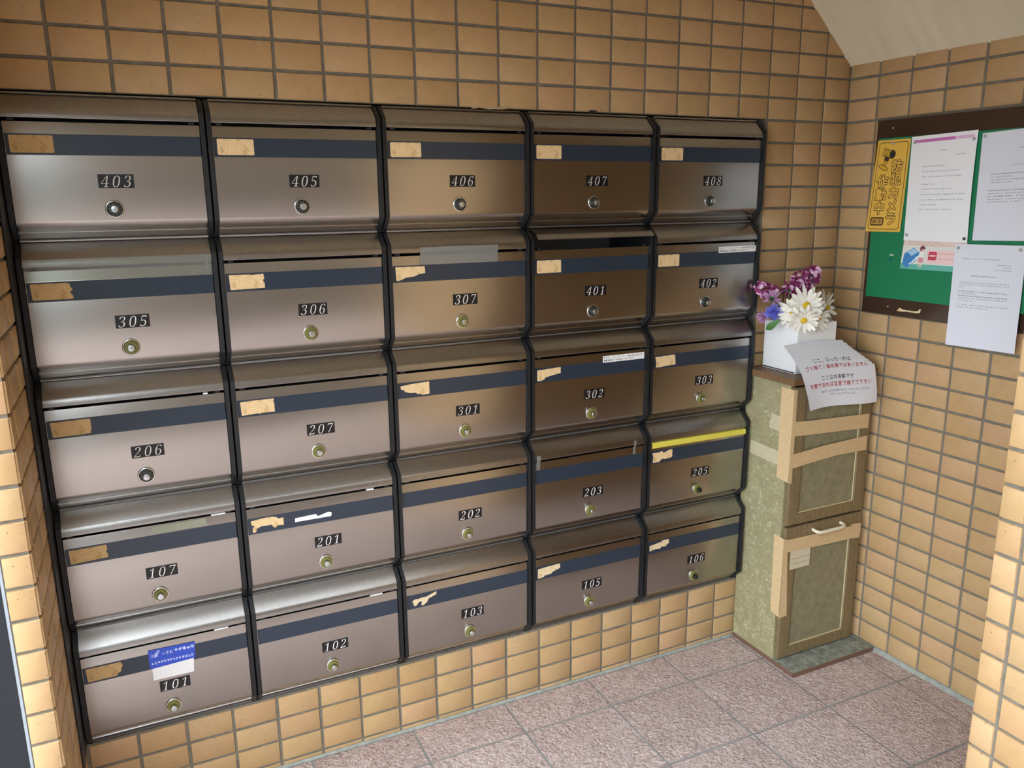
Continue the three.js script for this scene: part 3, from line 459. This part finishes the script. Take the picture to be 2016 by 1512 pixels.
// things in and on the block
{
  const by = MBTOP - MBH * 4, path = [[-0.03, by + Y(0.05)], [0.02, by + Y(0.054)], [0.0412, by + Y(0.0555)], [0.0422, by + Y(0.068)], [0.0405, by + Y(0.0735)]];
  const g = prism(sheetPoly(roundPath(path, 0.003, 3), 0.0008), 1.541, 1.918); const p = g.attributes.position;
  for (let i = 0; i < p.count; i++) { const u = (p.getX(i) - 1.541) / 0.377; if (p.getZ(i) > 0.03) p.setY(i, p.getY(i) + 0.002 * Math.sin(u * 5)); }
  g.computeVertexNormals(); single('yellow_leaflet', g, M.yellowPaper, 'yellow folded leaflet poking out of the slot of mailbox 205', 'leaflet');
}
{
  const g = new THREE.PlaneGeometry(0.11, 0.05, 16, 6), p = g.attributes.position;
  for (let i = 0; i < p.count; i++) { const x = p.getX(i), y = p.getY(i); p.setXYZ(i, x + 1.017, 1.787 + 0.006 + 0.0045 * noise.noise(x * 60, y * 60, 1) + (y < -0.018 ? -0.006 : 0), 0.0 - y * 0.7 - 0.012); }
  g.computeVertexNormals(); single('crumpled_paper', g, std({ color: '#cdbfa0', roughness: 0.8, side: THREE.DoubleSide }), 'crumpled strip of paper lying on top of mailbox 406', 'paper');
  single('binder_clip', merge([rbox(1.322, 1.346, 1.786, 1.795, -0.02, 0.002, 0.002), rbox(1.33, 1.342, 1.794, 1.8, -0.014, -0.002, 0.002)]), M.black, 'small black clip lying on top of mailbox 407', 'clip');
}

// ---------------------------------------------------------------- notice board on the right wall (local x runs along the wall, z out of it)
const onWall = (o) => { o.position.set(WX, 0, 0); o.rotation.y = RWROT; return o; };
{
  const b = onWall(thing('notice_board', 'green notice board in a glossy dark brown frame on the right wall', 'board'));
  mesh('backing_frame', rbox(0.133, 0.79, 1.176, 1.783, 0.0015, 0.0125, 0.0012), M.frame, b, 'glossy dark brown frame');
  mesh('board_panel', rbox(0.146, 0.745, 1.2295, 1.7275, 0.0125, 0.0165, 0.0008), M.green, b, 'green felt panel');
  for (const [s, y] of [[0.2308, 1.2025], [0.19, 1.757]]) { const g = new THREE.SphereGeometry(0.0032, 12, 8); g.scale(1, 1, 0.5); mesh('screw', g, M.chrome, b).position.set(s, y, 0.0125); }
  mesh('paint_fleck', slip([[0.2656, 1.1925], [0.27, 1.198], [0.276, 1.204], [0.283, 1.2], [0.3, 1.198], [0.33, 1.1985], [0.34, 1.2], [0.345, 1.207], [0.35, 1.206], [0.347, 1.195], [0.335, 1.193], [0.3, 1.1935], [0.285, 1.192]], 0.0126, 0.0004), M.creamPale, b, 'pale peeled fleck');
}
// a sheet of paper on the wall: corner points [s, y], bent by bend(u, v) in metres away from the board
function paper(name, pts, z, tex, label, category, bend = () => 0, extra = {}, group) {
  const nu = 14, nv = 18, pos = [], uv = [], idx = [];
  for (let b = 0; b <= nv; b++) for (let a = 0; a <= nu; a++) {
    const u = a / nu, v = b / nv, [tl, tr, br, bl] = pts;
    const x = (tl[0] * (1 - u) + tr[0] * u) * (1 - v) + (bl[0] * (1 - u) + br[0] * u) * v, y = (tl[1] * (1 - u) + tr[1] * u) * (1 - v) + (bl[1] * (1 - u) + br[1] * u) * v;
    pos.push(x, y, z + bend(u, v)); uv.push(u, 1 - v);
  }
  for (let b = 0; b < nv; b++) for (let a = 0; a < nu; a++) { const k = b * (nu + 1) + a; idx.push(k, k + nu + 1, k + 1, k + 1, k + nu + 1, k + nu + 2); }
  const g = new THREE.BufferGeometry(); g.setAttribute('position', new THREE.Float32BufferAttribute(pos, 3)); g.setAttribute('uv', new THREE.Float32BufferAttribute(uv, 2)); g.setIndex(idx); g.computeVertexNormals();
  return onWall(single(name, g, std({ map: tex, roughness: 0.7, side: THREE.DoubleSide, ...extra }), label, category, [0, 0, 0], 0, group));
}
const signTex = canvasTex(512, 1180, (c, w, h) => {
  c.fillStyle = '#e6b84c'; c.fillRect(0, 0, w, h); c.strokeStyle = '#2a2112'; c.lineWidth = 8; c.lineJoin = 'round'; c.beginPath(); c.roundRect(34, 34, w - 68, h - 68, 34); c.stroke();
  const out = (ch, x, y, s) => { write(c, ch, x, y, s, '#2a2112', 37); write(c, ch, x, y, s, '#e6b84c', 21); };
  [...'防犯カメラ'].forEach((ch, i) => out(ch, 262, 252 + i * 168, 170)); [...'作動中'].forEach((ch, i) => out(ch, 70, 440 + i * 172, 170));
  // camera drawing
  c.save(); c.translate(190, 190); c.rotate(0.25); c.fillStyle = '#d6a732'; c.strokeStyle = '#2a2112'; c.lineWidth = 7;
  c.beginPath(); c.rect(-86, -66, 110, 92); c.fill(); c.stroke(); c.beginPath(); c.moveTo(-50, -66); c.lineTo(-50, 26); c.moveTo(-20, -66); c.lineTo(-20, 26); c.stroke(); c.fillStyle = '#3a3020'; c.beginPath(); c.ellipse(62, -20, 44, 52, 0, 0, 7); c.fill(); c.stroke(); c.fillStyle = '#171310'; c.beginPath(); c.ellipse(72, -20, 24, 30, 0, 0, 7); c.fill();
  c.fillStyle = '#3a3020'; c.fillRect(-40, 30, 74, 46); c.fillStyle = '#d6a732'; c.beginPath(); c.moveTo(-22, 76); c.lineTo(22, 76); c.lineTo(6, 150); c.lineTo(-40, 150); c.closePath(); c.fill(); c.stroke(); c.beginPath(); c.ellipse(-14, 168, 78, 26, 0.15, 0, 7); c.fill(); c.stroke(); c.restore();
  c.lineWidth = 18; c.strokeStyle = '#2a2112'; c.beginPath(); c.roundRect(64, 1000, 176, 92, 18); c.stroke(); write(c, '録画', 76, 1008, 76, '#2a2112', 6);
});
paper('camera_sign', [[0.1445, 1.7215], [0.261, 1.7215], [0.2565, 1.4403], [0.1305, 1.4385]], 0.0175, signTex, 'yellow vertical sign warning of a security camera, pinned at the board edge', 'sign', (u, v) => 0.004 * v * v + 0.003 * (1 - u) * v, { roughness: 0.5 });
const textPage = (lines, w = 420, h = 594, size = 9.5, draw) => canvasTex(w * 2, h * 2, (c) => { c.scale(2, 2); c.fillStyle = '#f1f2f1'; c.fillRect(0, 0, w, h); bodyText(c, lines, '#6d6f72', size, lines.length); if (draw) draw(c, w, h); });
const pageA = textPage([[196, 86, 5], [296, 112, 7], [86, 168, 16], [86, 198, 26], [86, 226, 28], [90, 268, 9], [88, 296, 16], [228, 296, 7], [88, 326, 20], [250, 326, 14], [86, 356, 30], [90, 384, 12], [80, 410, 15], [240, 410, 7]], 420, 594, 9.5, (c) => { c.fillStyle = 'rgba(190,70,160,0.75)'; c.fillRect(18, 20, 266, 17); c.fillStyle = 'rgba(225,150,205,0.6)'; c.fillRect(284, 20, 116, 17); });
paper('notice_paper', [[0.2665, 1.7245], [0.475, 1.7305], [0.4795, 1.416], [0.2715, 1.4155]], 0.0186, pageA, 'white notice sheet with a magenta tape strip along its top', 'paper', (u, v) => 0.002 + 0.004 * Math.sin(v * 3.14) * u);
const leafTex = canvasTex(800, 360, (c, w, h) => {
  c.fillStyle = '#dfe2d6'; c.fillRect(0, 0, w, h); c.fillStyle = '#e6d2c6'; c.fillRect(0, 0, w, 70); c.fillStyle = '#69b7a4'; c.fillRect(0, 292, w, 68); c.fillStyle = '#f0cfcb'; c.beginPath(); c.roundRect(330, 110, 470, 168, 16); c.fill();
  bodyText(c, [[60, 10, 24], [60, 40, 34]], '#b5766c', 18, 3); c.fillStyle = '#c8435a'; c.beginPath(); c.roundRect(350, 130, 104, 104, 14); c.fill(); c.fillStyle = '#f4dfe0'; c.fillRect(364, 172, 76, 16); bodyText(c, [[470, 140, 18], [470, 206, 18]], '#c06a66', 20, 4);
  c.fillStyle = '#3f86c2'; c.beginPath(); c.moveTo(20, 300); c.lineTo(30, 170); c.lineTo(150, 90); c.lineTo(230, 150); c.lineTo(200, 250); c.lineTo(90, 350); c.closePath(); c.fill(); c.fillStyle = '#a9cfe6'; c.beginPath(); c.moveTo(70, 150); c.lineTo(150, 100); c.lineTo(215, 140); c.lineTo(130, 196); c.closePath(); c.fill(); c.fillStyle = '#e8eef2'; for (const [x, y] of [[110, 290], [150, 250], [180, 215]]) { c.beginPath(); c.moveTo(x, y); c.lineTo(x + 56, y - 40); c.lineTo(x + 66, y - 24); c.lineTo(x + 8, y + 18); c.fill(); }
  c.fillStyle = '#f4efe8'; c.fillRect(232, 140, 54, 90); c.fillStyle = '#dd8f9d'; c.fillRect(228, 210, 62, 60); c.fillStyle = '#efc8ac'; c.fillRect(240, 268, 14, 60); c.fillRect(264, 268, 14, 60); c.beginPath(); c.arc(262, 108, 30, 0, 7); c.fill(); c.fillStyle = '#7a3c52'; c.beginPath(); c.arc(262, 96, 34, 2.9, 6.6); c.fill(); c.fillRect(230, 92, 26, 34);
});
paper('leaflet', [[0.2722, 1.4165], [0.4795, 1.4165], [0.4745, 1.3298], [0.2675, 1.3277]], 0.0182, leafTex, 'illustrated leaflet with a red box tucked under the white notice sheet', 'leaflet', (u, v) => 0.002 * v);
const pageB = textPage([[212, 92, 16], [180, 182, 22], [70, 224, 27, 1], [70, 240, 13], [70, 256, 26], [70, 270, 13], [64, 314, 28, 1], [64, 330, 28], [62, 346, 28, 1], [62, 362, 28], [62, 376, 20]]);
paper('notice_paper', [[0.4885, 1.7195], [0.6985, 1.729], [0.704, 1.43], [0.494, 1.4235]], 0.0184, pageB, 'white notice sheet at the upper right of the board, cut by the frame', 'paper', (u, v) => 0.002, { color: '#eceef6' });
const pageC = textPage([[50, 78, 24], [262, 108, 9], [300, 122, 5], [246, 136, 11], [116, 176, 16, 1], [52, 214, 31], [50, 226, 31], [50, 240, 4], [46, 266, 31, 1], [48, 279, 12], [46, 292, 31, 1], [46, 305, 31], [46, 318, 10], [46, 344, 32], [46, 358, 20]], 420, 594, 9.6);
paper('notice_paper', [[0.4455, 1.4115], [0.652, 1.4155], [0.6595, 1.1185], [0.4535, 1.1145]], 0.0206, pageC, 'white notice sheet hanging below the board edge over the tiles', 'paper', (u, v) => 0.003 + 0.006 * v * v, { color: '#eceef6' });
{
  const pin = (s, y, z, m, label) => { const g = lathe([[0, 0.004], [0.0035, 0.0038], [0.0048, 0.0025], [0.0048, 0.001], [0.003, 0], [0, 0]], 14); g.translate(s, y, z); onWall(single('push_pin', g, m, label, 'pin', [0, 0, 0], 0, 'push pins on the notice board')); };
  pin(0.2785, 1.7075, 0.0208, M.pin, 'clear push pin at the upper left of the taped notice'); pin(0.466, 1.7065, 0.0208, M.pin, 'clear push pin at the upper right of the taped notice');
  pin(0.2815, 1.432, 0.021, M.pin, 'clear push pin at the lower left of the taped notice'); pin(0.4705, 1.4275, 0.0212, M.pinDark, 'dark brown push pin at the lower right of the taped notice');
  pin(0.497, 1.7115, 0.0206, M.pin, 'clear push pin at the upper left of the right-hand notice'); pin(0.4575, 1.4005, 0.0238, M.pin, 'clear push pin at the upper left of the hanging notice'); pin(0.637, 1.4035, 0.0238, M.pin, 'clear push pin at the upper right of the hanging notice');
  pin(0.202, 1.711, 0.0186, M.pin, 'clear push pin at the top of the yellow sign'); pin(0.23, 1.3545, 0.0165, M.pinBlue, 'dark teal push pin alone on the green felt');
  const s = onWall(single('paper_scrap', slip([[0.224, 1.364], [0.238, 1.365], [0.239, 1.3705], [0.223, 1.3695]], 0.0166, 0.0004), std({ color: '#9fc0a8', roughness: 0.7 }), 'tiny pale scrap above the teal pin on the green felt', 'paper'));
}

// ---------------------------------------------------------------- narrow cabinet in the corner
const CX0 = 1.945, CX1 = 2.292, CZ = 0.204, CTOP = 0.976;
{
  const c = thing('locker_cabinet', 'narrow blistered olive cabinet sealed with masking tape in the corner', 'cabinet', [CX0, 0, 0.004]);
  const X1 = CX1 - CX0, dz = -0.004;
  mesh('side_panel', rbox(0, 0.018, 0.016, CTOP, 0, CZ + dz, 0.001), M.olive, c, 'olive side panel covered in pale blisters'); mesh('side_panel', rbox(X1 - 0.018, X1, 0.016, CTOP, 0, CZ + dz, 0.001), M.olive, c);
  mesh('back_panel', box(0.018, X1 - 0.018, 0.016, CTOP, 0, 0.006), M.inside, c); mesh('shelf', box(0.018, X1 - 0.018, 0.49, 0.506, 0.006, 0.198), M.oliveFrame, c);
  mesh('top_board', rbox(-0.012, X1 + 0.006, CTOP, 0.998, -0.002, 0.222, 0.0015), M.topWood, c, 'brown wooden top');
  mesh('base_plate', rbox(0.002, X1 + 0.022, 0.0005, 0.016, -0.001, 0.294, 0.001), M.stone, c, 'grey green base plate'); mesh('edging', merge([rbox(0, 0.0025, 0, 0.0155, -0.001, 0.296, 0.0008), rbox(0, X1 + 0.022, 0, 0.0155, 0.2935, 0.2965, 0.0008)]), M.edging, c, 'brown edging');
  const zf = 0.222 + dz, zb = CZ + 0.002 + dz;
  const mkDoor = (y0, y1, name) => {
    const x0 = 0.006, x1 = X1 - 0.002, f = 0.046;
    const d = mesh('door', merge([rbox(x0, x0 + f, y0, y1, zb, zf, 0.0025), rbox(x1 - f, x1, y0, y1, zb, zf, 0.0025), rbox(x0 + f - 0.001, x1 - f + 0.001, y0, y0 + f * 0.8, zb, zf, 0.0025), rbox(x0 + f - 0.001, x1 - f + 0.001, y1 - f, y1, zb, zf, 0.0025)]), M.oliveFrame, c, name);
    mesh('inset_panel', box(x0 + f - 0.004, x1 - f + 0.004, y0 + f * 0.8 - 0.004, y1 - f + 0.004, zb, zf - 0.007), M.olivePanel, d);
    const a = x0 + f, b = x1 - f, g = y0 + f * 0.8, h = y1 - f, bz = zf - 0.007;
    for (const q of [[a, b, g, g + 0.005], [a, b, h - 0.005, h], [a, a + 0.005, g, h], [b - 0.005, b, g, h]]) mesh('bead', rbox(q[0], q[1], q[2], q[3], bz, bz + 0.004, 0.0015, 1), q[0] > 0.2 || q[3] < y0 + 0.1 ? M.bead : M.oliveFrame, d);
    return d;
  };
  mkDoor(0.505, 0.968, 'upper framed door'); const low = mkDoor(0.024, 0.497, 'lower framed door');
  mesh('handle', merge([tube([[0.122, 0.474, zf - 0.002], [0.122, 0.472, zf + 0.016], [0.13, 0.471, zf + 0.024], [0.18, 0.471, zf + 0.026], [0.236, 0.472, zf + 0.024], [0.246, 0.473, zf + 0.016], [0.246, 0.475, zf - 0.002]], 0.0055, 40, 10)]), M.handle, low, 'cream bow handle');
  // masking tape
  const xs = -0.0006, front = (p, z, m) => mesh('masking_tape', slip(p, z, 0.0004), m, c, 'strip of masking tape');
  const side = (p, m, k = 0) => { const s = slip(p, 0, 0.0004); s.rotateY(-Math.PI / 2); s.translate(xs - k, 0, 0); return mesh('masking_tape', s, m, c, 'strip of masking tape'); };   // [z, y]
  const zt = zf + 0.0004;
  side([[0.165, 0.66], [0.217, 0.656], [0.2175, 0.962], [0.162, 0.963]], M.tape, 0.0006); front([[-0.0015, 0.655], [0.012, 0.652], [0.011, 0.962], [-0.0015, 0.962]], zt, M.tape);
  side([[0.118, 0.816], [0.217, 0.812], [0.2175, 0.86], [0.122, 0.868], [0.126, 0.85], [0.117, 0.838]], M.tapePale); front([[-0.001, 0.812], [0.06, 0.808], [X1 - 0.012, 0.797], [X1 - 0.012, 0.846], [0.06, 0.855], [-0.001, 0.86]], zt + 0.0006, M.tape);
  side([[0.034, 0.708], [0.217, 0.699], [0.2175, 0.747], [0.036, 0.753]], M.tapePale); front([[-0.001, 0.703], [0.1, 0.712], [0.2, 0.72], [X1 - 0.012, 0.72], [X1 - 0.012, 0.77], [0.14, 0.762], [-0.001, 0.75]], zt + 0.0006, M.tape);
  side([[0.178, 0.186], [0.217, 0.182], [0.2175, 0.462], [0.172, 0.466]], M.tape, 0.0003); front([[-0.001, 0.178], [0.032, 0.182], [0.024, 0.3], [0.012, 0.46], [-0.001, 0.462]], zt + 0.0003, M.tape);
  front([[-0.001, 0.414], [0.16, 0.409], [X1 - 0.006, 0.405], [X1 - 0.004, 0.452], [0.16, 0.455], [-0.001, 0.458]], zt + 0.0008, M.tape); front([[X1 - 0.05, 0.407], [X1 - 0.005, 0.402], [X1 - 0.003, 0.456], [X1 - 0.05, 0.46]], zt + 0.0014, M.tape);
  const noteTex = canvasTex(256, 320, (k, w, h) => { k.fillStyle = '#cfc3a4'; k.fillRect(0, 0, w, h); bodyText(k, [[16, 196, 8], [16, 250, 8]], '#8d7f66', 30, 5); });
  mesh('paper_note', flat(rect(0.03, 0.117, 0.347, 0.452), zt + 0.0002), std({ map: noteTex, roughness: 0.8 }), c, 'old handwritten note under the tape');
}

// ---------------------------------------------------------------- the curled notice hanging from the vase
{
  const tex = canvasTex(1485, 1050, (c, w, h) => {
    c.fillStyle = '#f3f4f4'; c.fillRect(0, 0, w, h); const k = '#2b2b30', r = '#b8353d';
    write(c, 'ここ、ロッカー内は', 300, 262, 84, k, 8, 1); write(c, 'ゴミ捨て/溜め場ではありません', 96, 368, 84, r, 9, 1);
    write(c, 'ここは共用部です', 370, 560, 84, k, 8, 1); write(c, '不要であれば自室で捨てて下さい', 96, 664, 86, r, 9, 1);
    write(c, '捨てていところに捨てるとか、子供じゃないんですから。', 330, 790, 40, '#4a4a50', 3.4, 1); write(c, 'マナーくらい守りましょう。', 520, 846, 42, '#4a4a50', 3.4, 1);
  });
  const W = 0.297, H = 0.21, nu = 30, nv = 22, pos = [], uv = [], idx = [], key = [];
  // fold line of the upper right corner from the top edge at u = 0.74 to the right edge at v = 0.42
  for (let b = 0; b <= nv; b++) for (let a = 0; a <= nu; a++) {
    let u = a / nu, v = b / nv; const d = (u - 0.74) / 0.26 - v / 0.40;           // > 0 beyond the fold
    let fu = u, fv = v, back = 0;
    if (d > 0) { const kx = u * W, ky = v * H, nx = 1 / (0.26 * W), ny = -1 / (0.40 * H), n2 = nx * nx + ny * ny; fu = (kx - 2 * d * nx / n2 * 0.98) / W; fv = (ky - 2 * d * ny / n2 * 0.98) / H; back = 0.003 + 0.008 * Math.min(1, d); }
    const lean = 0.045 * (1 - fv), k = fv / 0.54, m = (fv - 0.54) / 0.46, e = fv < 0.54 ? 0 : 1;
    const yy = e ? 1.0 - 0.1 * m : 1.1 - 0.1 * k, zz = e ? 0.2335 + 0.012 * Math.sin(m * 1.5) : 0.176 + 0.0575 * Math.sin(k * 1.5) ;
    const x = 1.975 + fu * 0.3 - lean * (1 - fu * 0.9) - 0.01 * Math.pow(1 - fu, 6) * (1 - fv), y = yy - 0.004 * fu + 0.003 * Math.sin(fu * 5);
    const z = zz + 0.010 * Math.pow(1 - fu, 5) + 0.004 * (1 + Math.sin(fu * 6 + fv * 3)) * fv - back * (1 - fv) * 0.4;
    pos.push(x, y, z); uv.push(u, 1 - v);
  }
  for (let b = 0; b < nv; b++) for (let a = 0; a < nu; a++) { const k = b * (nu + 1) + a; idx.push(k, k + nu + 1, k + 1, k + 1, k + nu + 1, k + nu + 2); }
  const g = new THREE.BufferGeometry(); g.setAttribute('position', new THREE.Float32BufferAttribute(pos, 3)); g.setAttribute('uv', new THREE.Float32BufferAttribute(uv, 2)); g.setIndex(idx); g.computeVertexNormals();
  single('hanging_notice', g, std({ map: tex, roughness: 0.7, side: THREE.DoubleSide, color: '#f2f3f8' }), 'white notice with black and red lettering curling over the cabinet top against the vase', 'paper');
}

// ---------------------------------------------------------------- vase and artificial flowers
const VX = 2.073, VZ = 0.0965, VY = 0.998;
{
  const v = thing('flower_vase', 'white square ceramic vase on the cabinet holding artificial flowers', 'vase', [VX, VY, VZ]);
  const w = 0.083, d = 0.0745, h = 0.16, t = 0.006;
  mesh('body', merge([rbox(-w, w, 0, 0.008, -d, d, 0.002), rbox(-w, -w + t, 0, h, -d, d, 0.0025, 3), rbox(w - t, w, 0, h, -d, d, 0.0025, 3), rbox(-w + t - 0.002, w - t + 0.002, 0, h, d - t, d, 0.0025, 3), rbox(-w + t - 0.002, w - t + 0.002, 0, h, -d, -d + t, 0.0025, 3)]), M.vase, v);
  mesh('filling', box(-w + t, w - t, 0.008, h - 0.03, -d + t, d - t), M.moss, v);
}
function petalGeo(len, wid, cup, n = 5, tip = 0.35) {       // a petal along +y, cupped towards +z
  const pos = [], idx = [];
  for (let i = 0; i <= n; i++) { const t = i / n, w = wid * (0.28 + 0.72 * Math.sin(Math.min(1, t / 0.72) * Math.PI / 2)) * (t > 0.8 ? 1 - (t - 0.8) / 0.2 * (1 - tip) : 1); for (const s of [-1, 0, 1]) pos.push(s * w / 2, t * len, cup * t * t * len + (s === 0 ? -0.12 * wid : 0)); }
  for (let i = 0; i < n; i++) for (let s = 0; s < 2; s++) { const k = i * 3 + s; idx.push(k, k + 1, k + 3, k + 1, k + 4, k + 3); }
  const g = new THREE.BufferGeometry(); g.setAttribute('position', new THREE.Float32BufferAttribute(pos, 3)); g.setIndex(idx); g.computeVertexNormals(); g.setAttribute('uv', new THREE.Float32BufferAttribute(new Float32Array(pos.length / 3 * 2), 2)); return g.toNonIndexed();
}
const m4 = (x, y, z, rx, ry, rz, s = 1) => new THREE.Matrix4().compose(new THREE.Vector3(x, y, z), new THREE.Quaternion().setFromEuler(new THREE.Euler(rx, ry, rz)), new THREE.Vector3(s, s, s));
function aim(o, dir) { o.quaternion.setFromUnitVectors(new THREE.Vector3(0, 0, 1), new THREE.Vector3(...dir).normalize()); }
function stemTo(root, head) {           // stem in the thing's own frame: from inside the vase to the head
  const a = new THREE.Vector3(VX + (head[0] - VX) * 0.3, 1.12, VZ + (head[2] - VZ) * 0.3), p = [a, a.clone().lerp(new THREE.Vector3(...head), 0.55).add(new THREE.Vector3(0, 0.012, 0)), new THREE.Vector3(...head)].map((v) => [v.x - head[0], v.y - head[1], v.z - head[2]]);
  return mesh('stem', tube(p, 0.0018, 10, 6), M.stem, root);
}
const GD = 'white artificial daisies in the square vase';
function daisy(p, dir, r, label, seed) {
  r *= 1.12; const t = thing('daisy', label, 'flower', p, 0, GD), q = rng(seed), head = [], n = 14;
  for (let ring = 0; ring < 2; ring++) for (let k = 0; k < n; k++) { const g = petalGeo(r * (ring ? 0.8 : 1) * (0.88 + q() * 0.2), r * 0.23, (ring ? 0.32 : -0.06) + (q() - 0.5) * 0.3); g.applyMatrix4(m4(0, 0.004, ring * 0.002, 0, (q() - 0.5) * 0.5, 0)); g.applyMatrix4(m4(0, 0, 0, 0, 0, (k + ring * 0.5 + (q() - 0.5) * 0.35) / n * Math.PI * 2)); head.push(g); }
  const pm = mesh('petals', merge(head), M.petal, t); aim(pm, dir);
  const eye = new THREE.SphereGeometry(r * 0.21, 18, 10), ep = eye.attributes.position; for (let i = 0; i < ep.count; i++) { const s = 1 + 0.1 * noise.noise(ep.getX(i) * 900, ep.getY(i) * 900, ep.getZ(i) * 900); ep.setXYZ(i, ep.getX(i) * s, ep.getY(i) * s, ep.getZ(i) * s * 0.55); } eye.computeVertexNormals(); eye.translate(0, 0, 0.004);
  const em = mesh('eye', eye, M.daisyEye, t, 'yellow eye'); aim(em, dir); stemTo(t, p); return t;
}
daisy([2.0, 1.221, 0.188], [-0.5, 0.1, 0.85], 0.05, 'large white daisy facing the viewer at the front of the vase', 1);
daisy([1.988, 1.177, 0.194], [-0.55, -0.5, 0.75], 0.044, 'white daisy drooping over the vase front below the large one', 2);
daisy([2.058, 1.181, 0.184], [0.25, 0.0, 1], 0.047, 'white daisy just right of the large one', 3);
daisy([2.125, 1.2, 0.15], [0.55, 0.15, 0.85], 0.05, 'white daisy turned away at the right side of the vase', 4);
daisy([1.985, 1.192, 0.15], [-0.85, 0.05, 0.5], 0.046, 'white daisy seen sideways left of the large one', 5);
function lilac(base, tip, label, n, rad, seed) {
  const t = thing('lilac_spray', label, 'flower', base), q = rng(seed), dark = [], pale = [], ax = new THREE.Vector3(tip[0] - base[0], tip[1] - base[1], tip[2] - base[2]);
  const sx = new THREE.Vector3(0, 0, 1).cross(ax).normalize(), sy = ax.clone().cross(sx).normalize();
  for (let k = 0; k < n; k++) {
    const f = Math.pow(q(), 0.9), r = rad * (0.35 + 0.65 * Math.sin(Math.min(1, (1 - f) * 1.6 + 0.12) * Math.PI / 2)) * Math.sqrt(0.25 + 0.75 * q()), th = q() * 6.283, c = ax.clone().multiplyScalar(f), o = sx.clone().multiplyScalar(Math.cos(th)).add(sy.clone().multiplyScalar(Math.sin(th)));
    const dir = o.clone().add(ax.clone().normalize().multiplyScalar(0.4)).add(new THREE.Vector3(-0.3, 0.2, 0.6)).normalize(), Q = new THREE.Quaternion().setFromUnitVectors(new THREE.Vector3(0, 0, 1), dir), at = c.addScaledVector(o, r), light = q() < 0.4;
    for (let e = 0; e < 5; e++) { const g = petalGeo(light ? 0.0078 : 0.007, light ? 0.0068 : 0.006, 0.2, 2, 0.6); g.applyMatrix4(m4(0, 0, 0, 0, 0, e * 1.2566 + k)); g.applyQuaternion(Q); g.translate(at.x, at.y, at.z); (light ? pale : dark).push(g); }
    if (!light) { const b = new THREE.SphereGeometry(0.0034, 6, 5); b.translate(at.x * 0.97, at.y * 0.97, at.z * 0.97); dark.push(b.toNonIndexed()); }
  }
  mesh('florets', merge(dark), M.lilac, t, 'magenta florets'); mesh('florets', merge(pale), M.lilacPale, t, 'pale pink florets');
  mesh('stem', tube([[VX - base[0], 1.12 - base[1], VZ - base[2]], [0, 0, 0], [ax.x * 0.9, ax.y * 0.9, ax.z * 0.9]], 0.0018, 12, 6), M.stem, t); return t;
}
lilac([2.01, 1.245, 0.1], [2.125, 1.315, 0.1], 'tall magenta and pink lilac spray rising behind the daisies', 260, 0.04, 3);
lilac([1.985, 1.245, 0.06], [1.922, 1.275, 0.05], 'short magenta lilac spray leaning left over the vase edge', 110, 0.025, 4);
function aster(p, dir, r, mat, label, seed, bud) {
  const t = thing(bud ? 'pink_aster' : 'blue_aster', label, 'flower', p), q = rng(seed), head = [];
  for (let k = 0; k < 70; k++) { const el = q() * 1.25, g = petalGeo(r * (0.7 + 0.35 * q()), r * 0.13, 0.1, 3, 0.3); g.applyMatrix4(m4(0, 0, 0, el, 0, 0)); g.applyMatrix4(m4(0, 0, 0, 0, 0, q() * 6.283)); head.push(g); }
  aim(mesh('petals', merge(head), mat, t), dir);
  if (bud) { const l = []; for (let k = 0; k < 16; k++) { const g = petalGeo(0.016, 0.006, 0.3, 3, 0.3); g.applyMatrix4(m4(0, 0, 0, 0.3 + q() * 0.9, 0, 0)); g.applyMatrix4(m4(0, 0, 0.006, 0, 0, q() * 6.283)); l.push(g); } aim(mesh('bud', merge(l), M.bud, t, 'green bud leaves'), [-0.7, 0, 0.7]); }
  stemTo(t, p); return t;
}
aster([1.955, 1.194, 0.1], [-0.75, -0.15, 0.65], 0.034, M.blue, 'violet blue aster at the left rim of the vase', 8, false);
aster([1.952, 1.233, 0.088], [-0.6, 0.4, 0.6], 0.034, M.pinkPetal, 'dusty pink aster with a green centre above the blue one', 9, true);
aster([1.95, 1.175, 0.06], [-0.9, -0.2, 0.3], 0.028, M.pinkPetal, 'pale pink aster low behind the blue one', 10, false);
{
  const p = [1.95, 1.172, 0.128], t = thing('leaf_sprig', 'single green leaf bending over the left rim of the vase', 'leaf', p);
  const g = petalGeo(0.05, 0.024, 0.15, 8, 0.1); aim(mesh('leaf', g, M.leaf, t), [-0.8, 0.35, 0.5]); t.children[0].rotateZ(2.2); stemTo(t, p);
}
renderer.render(scene, camera);
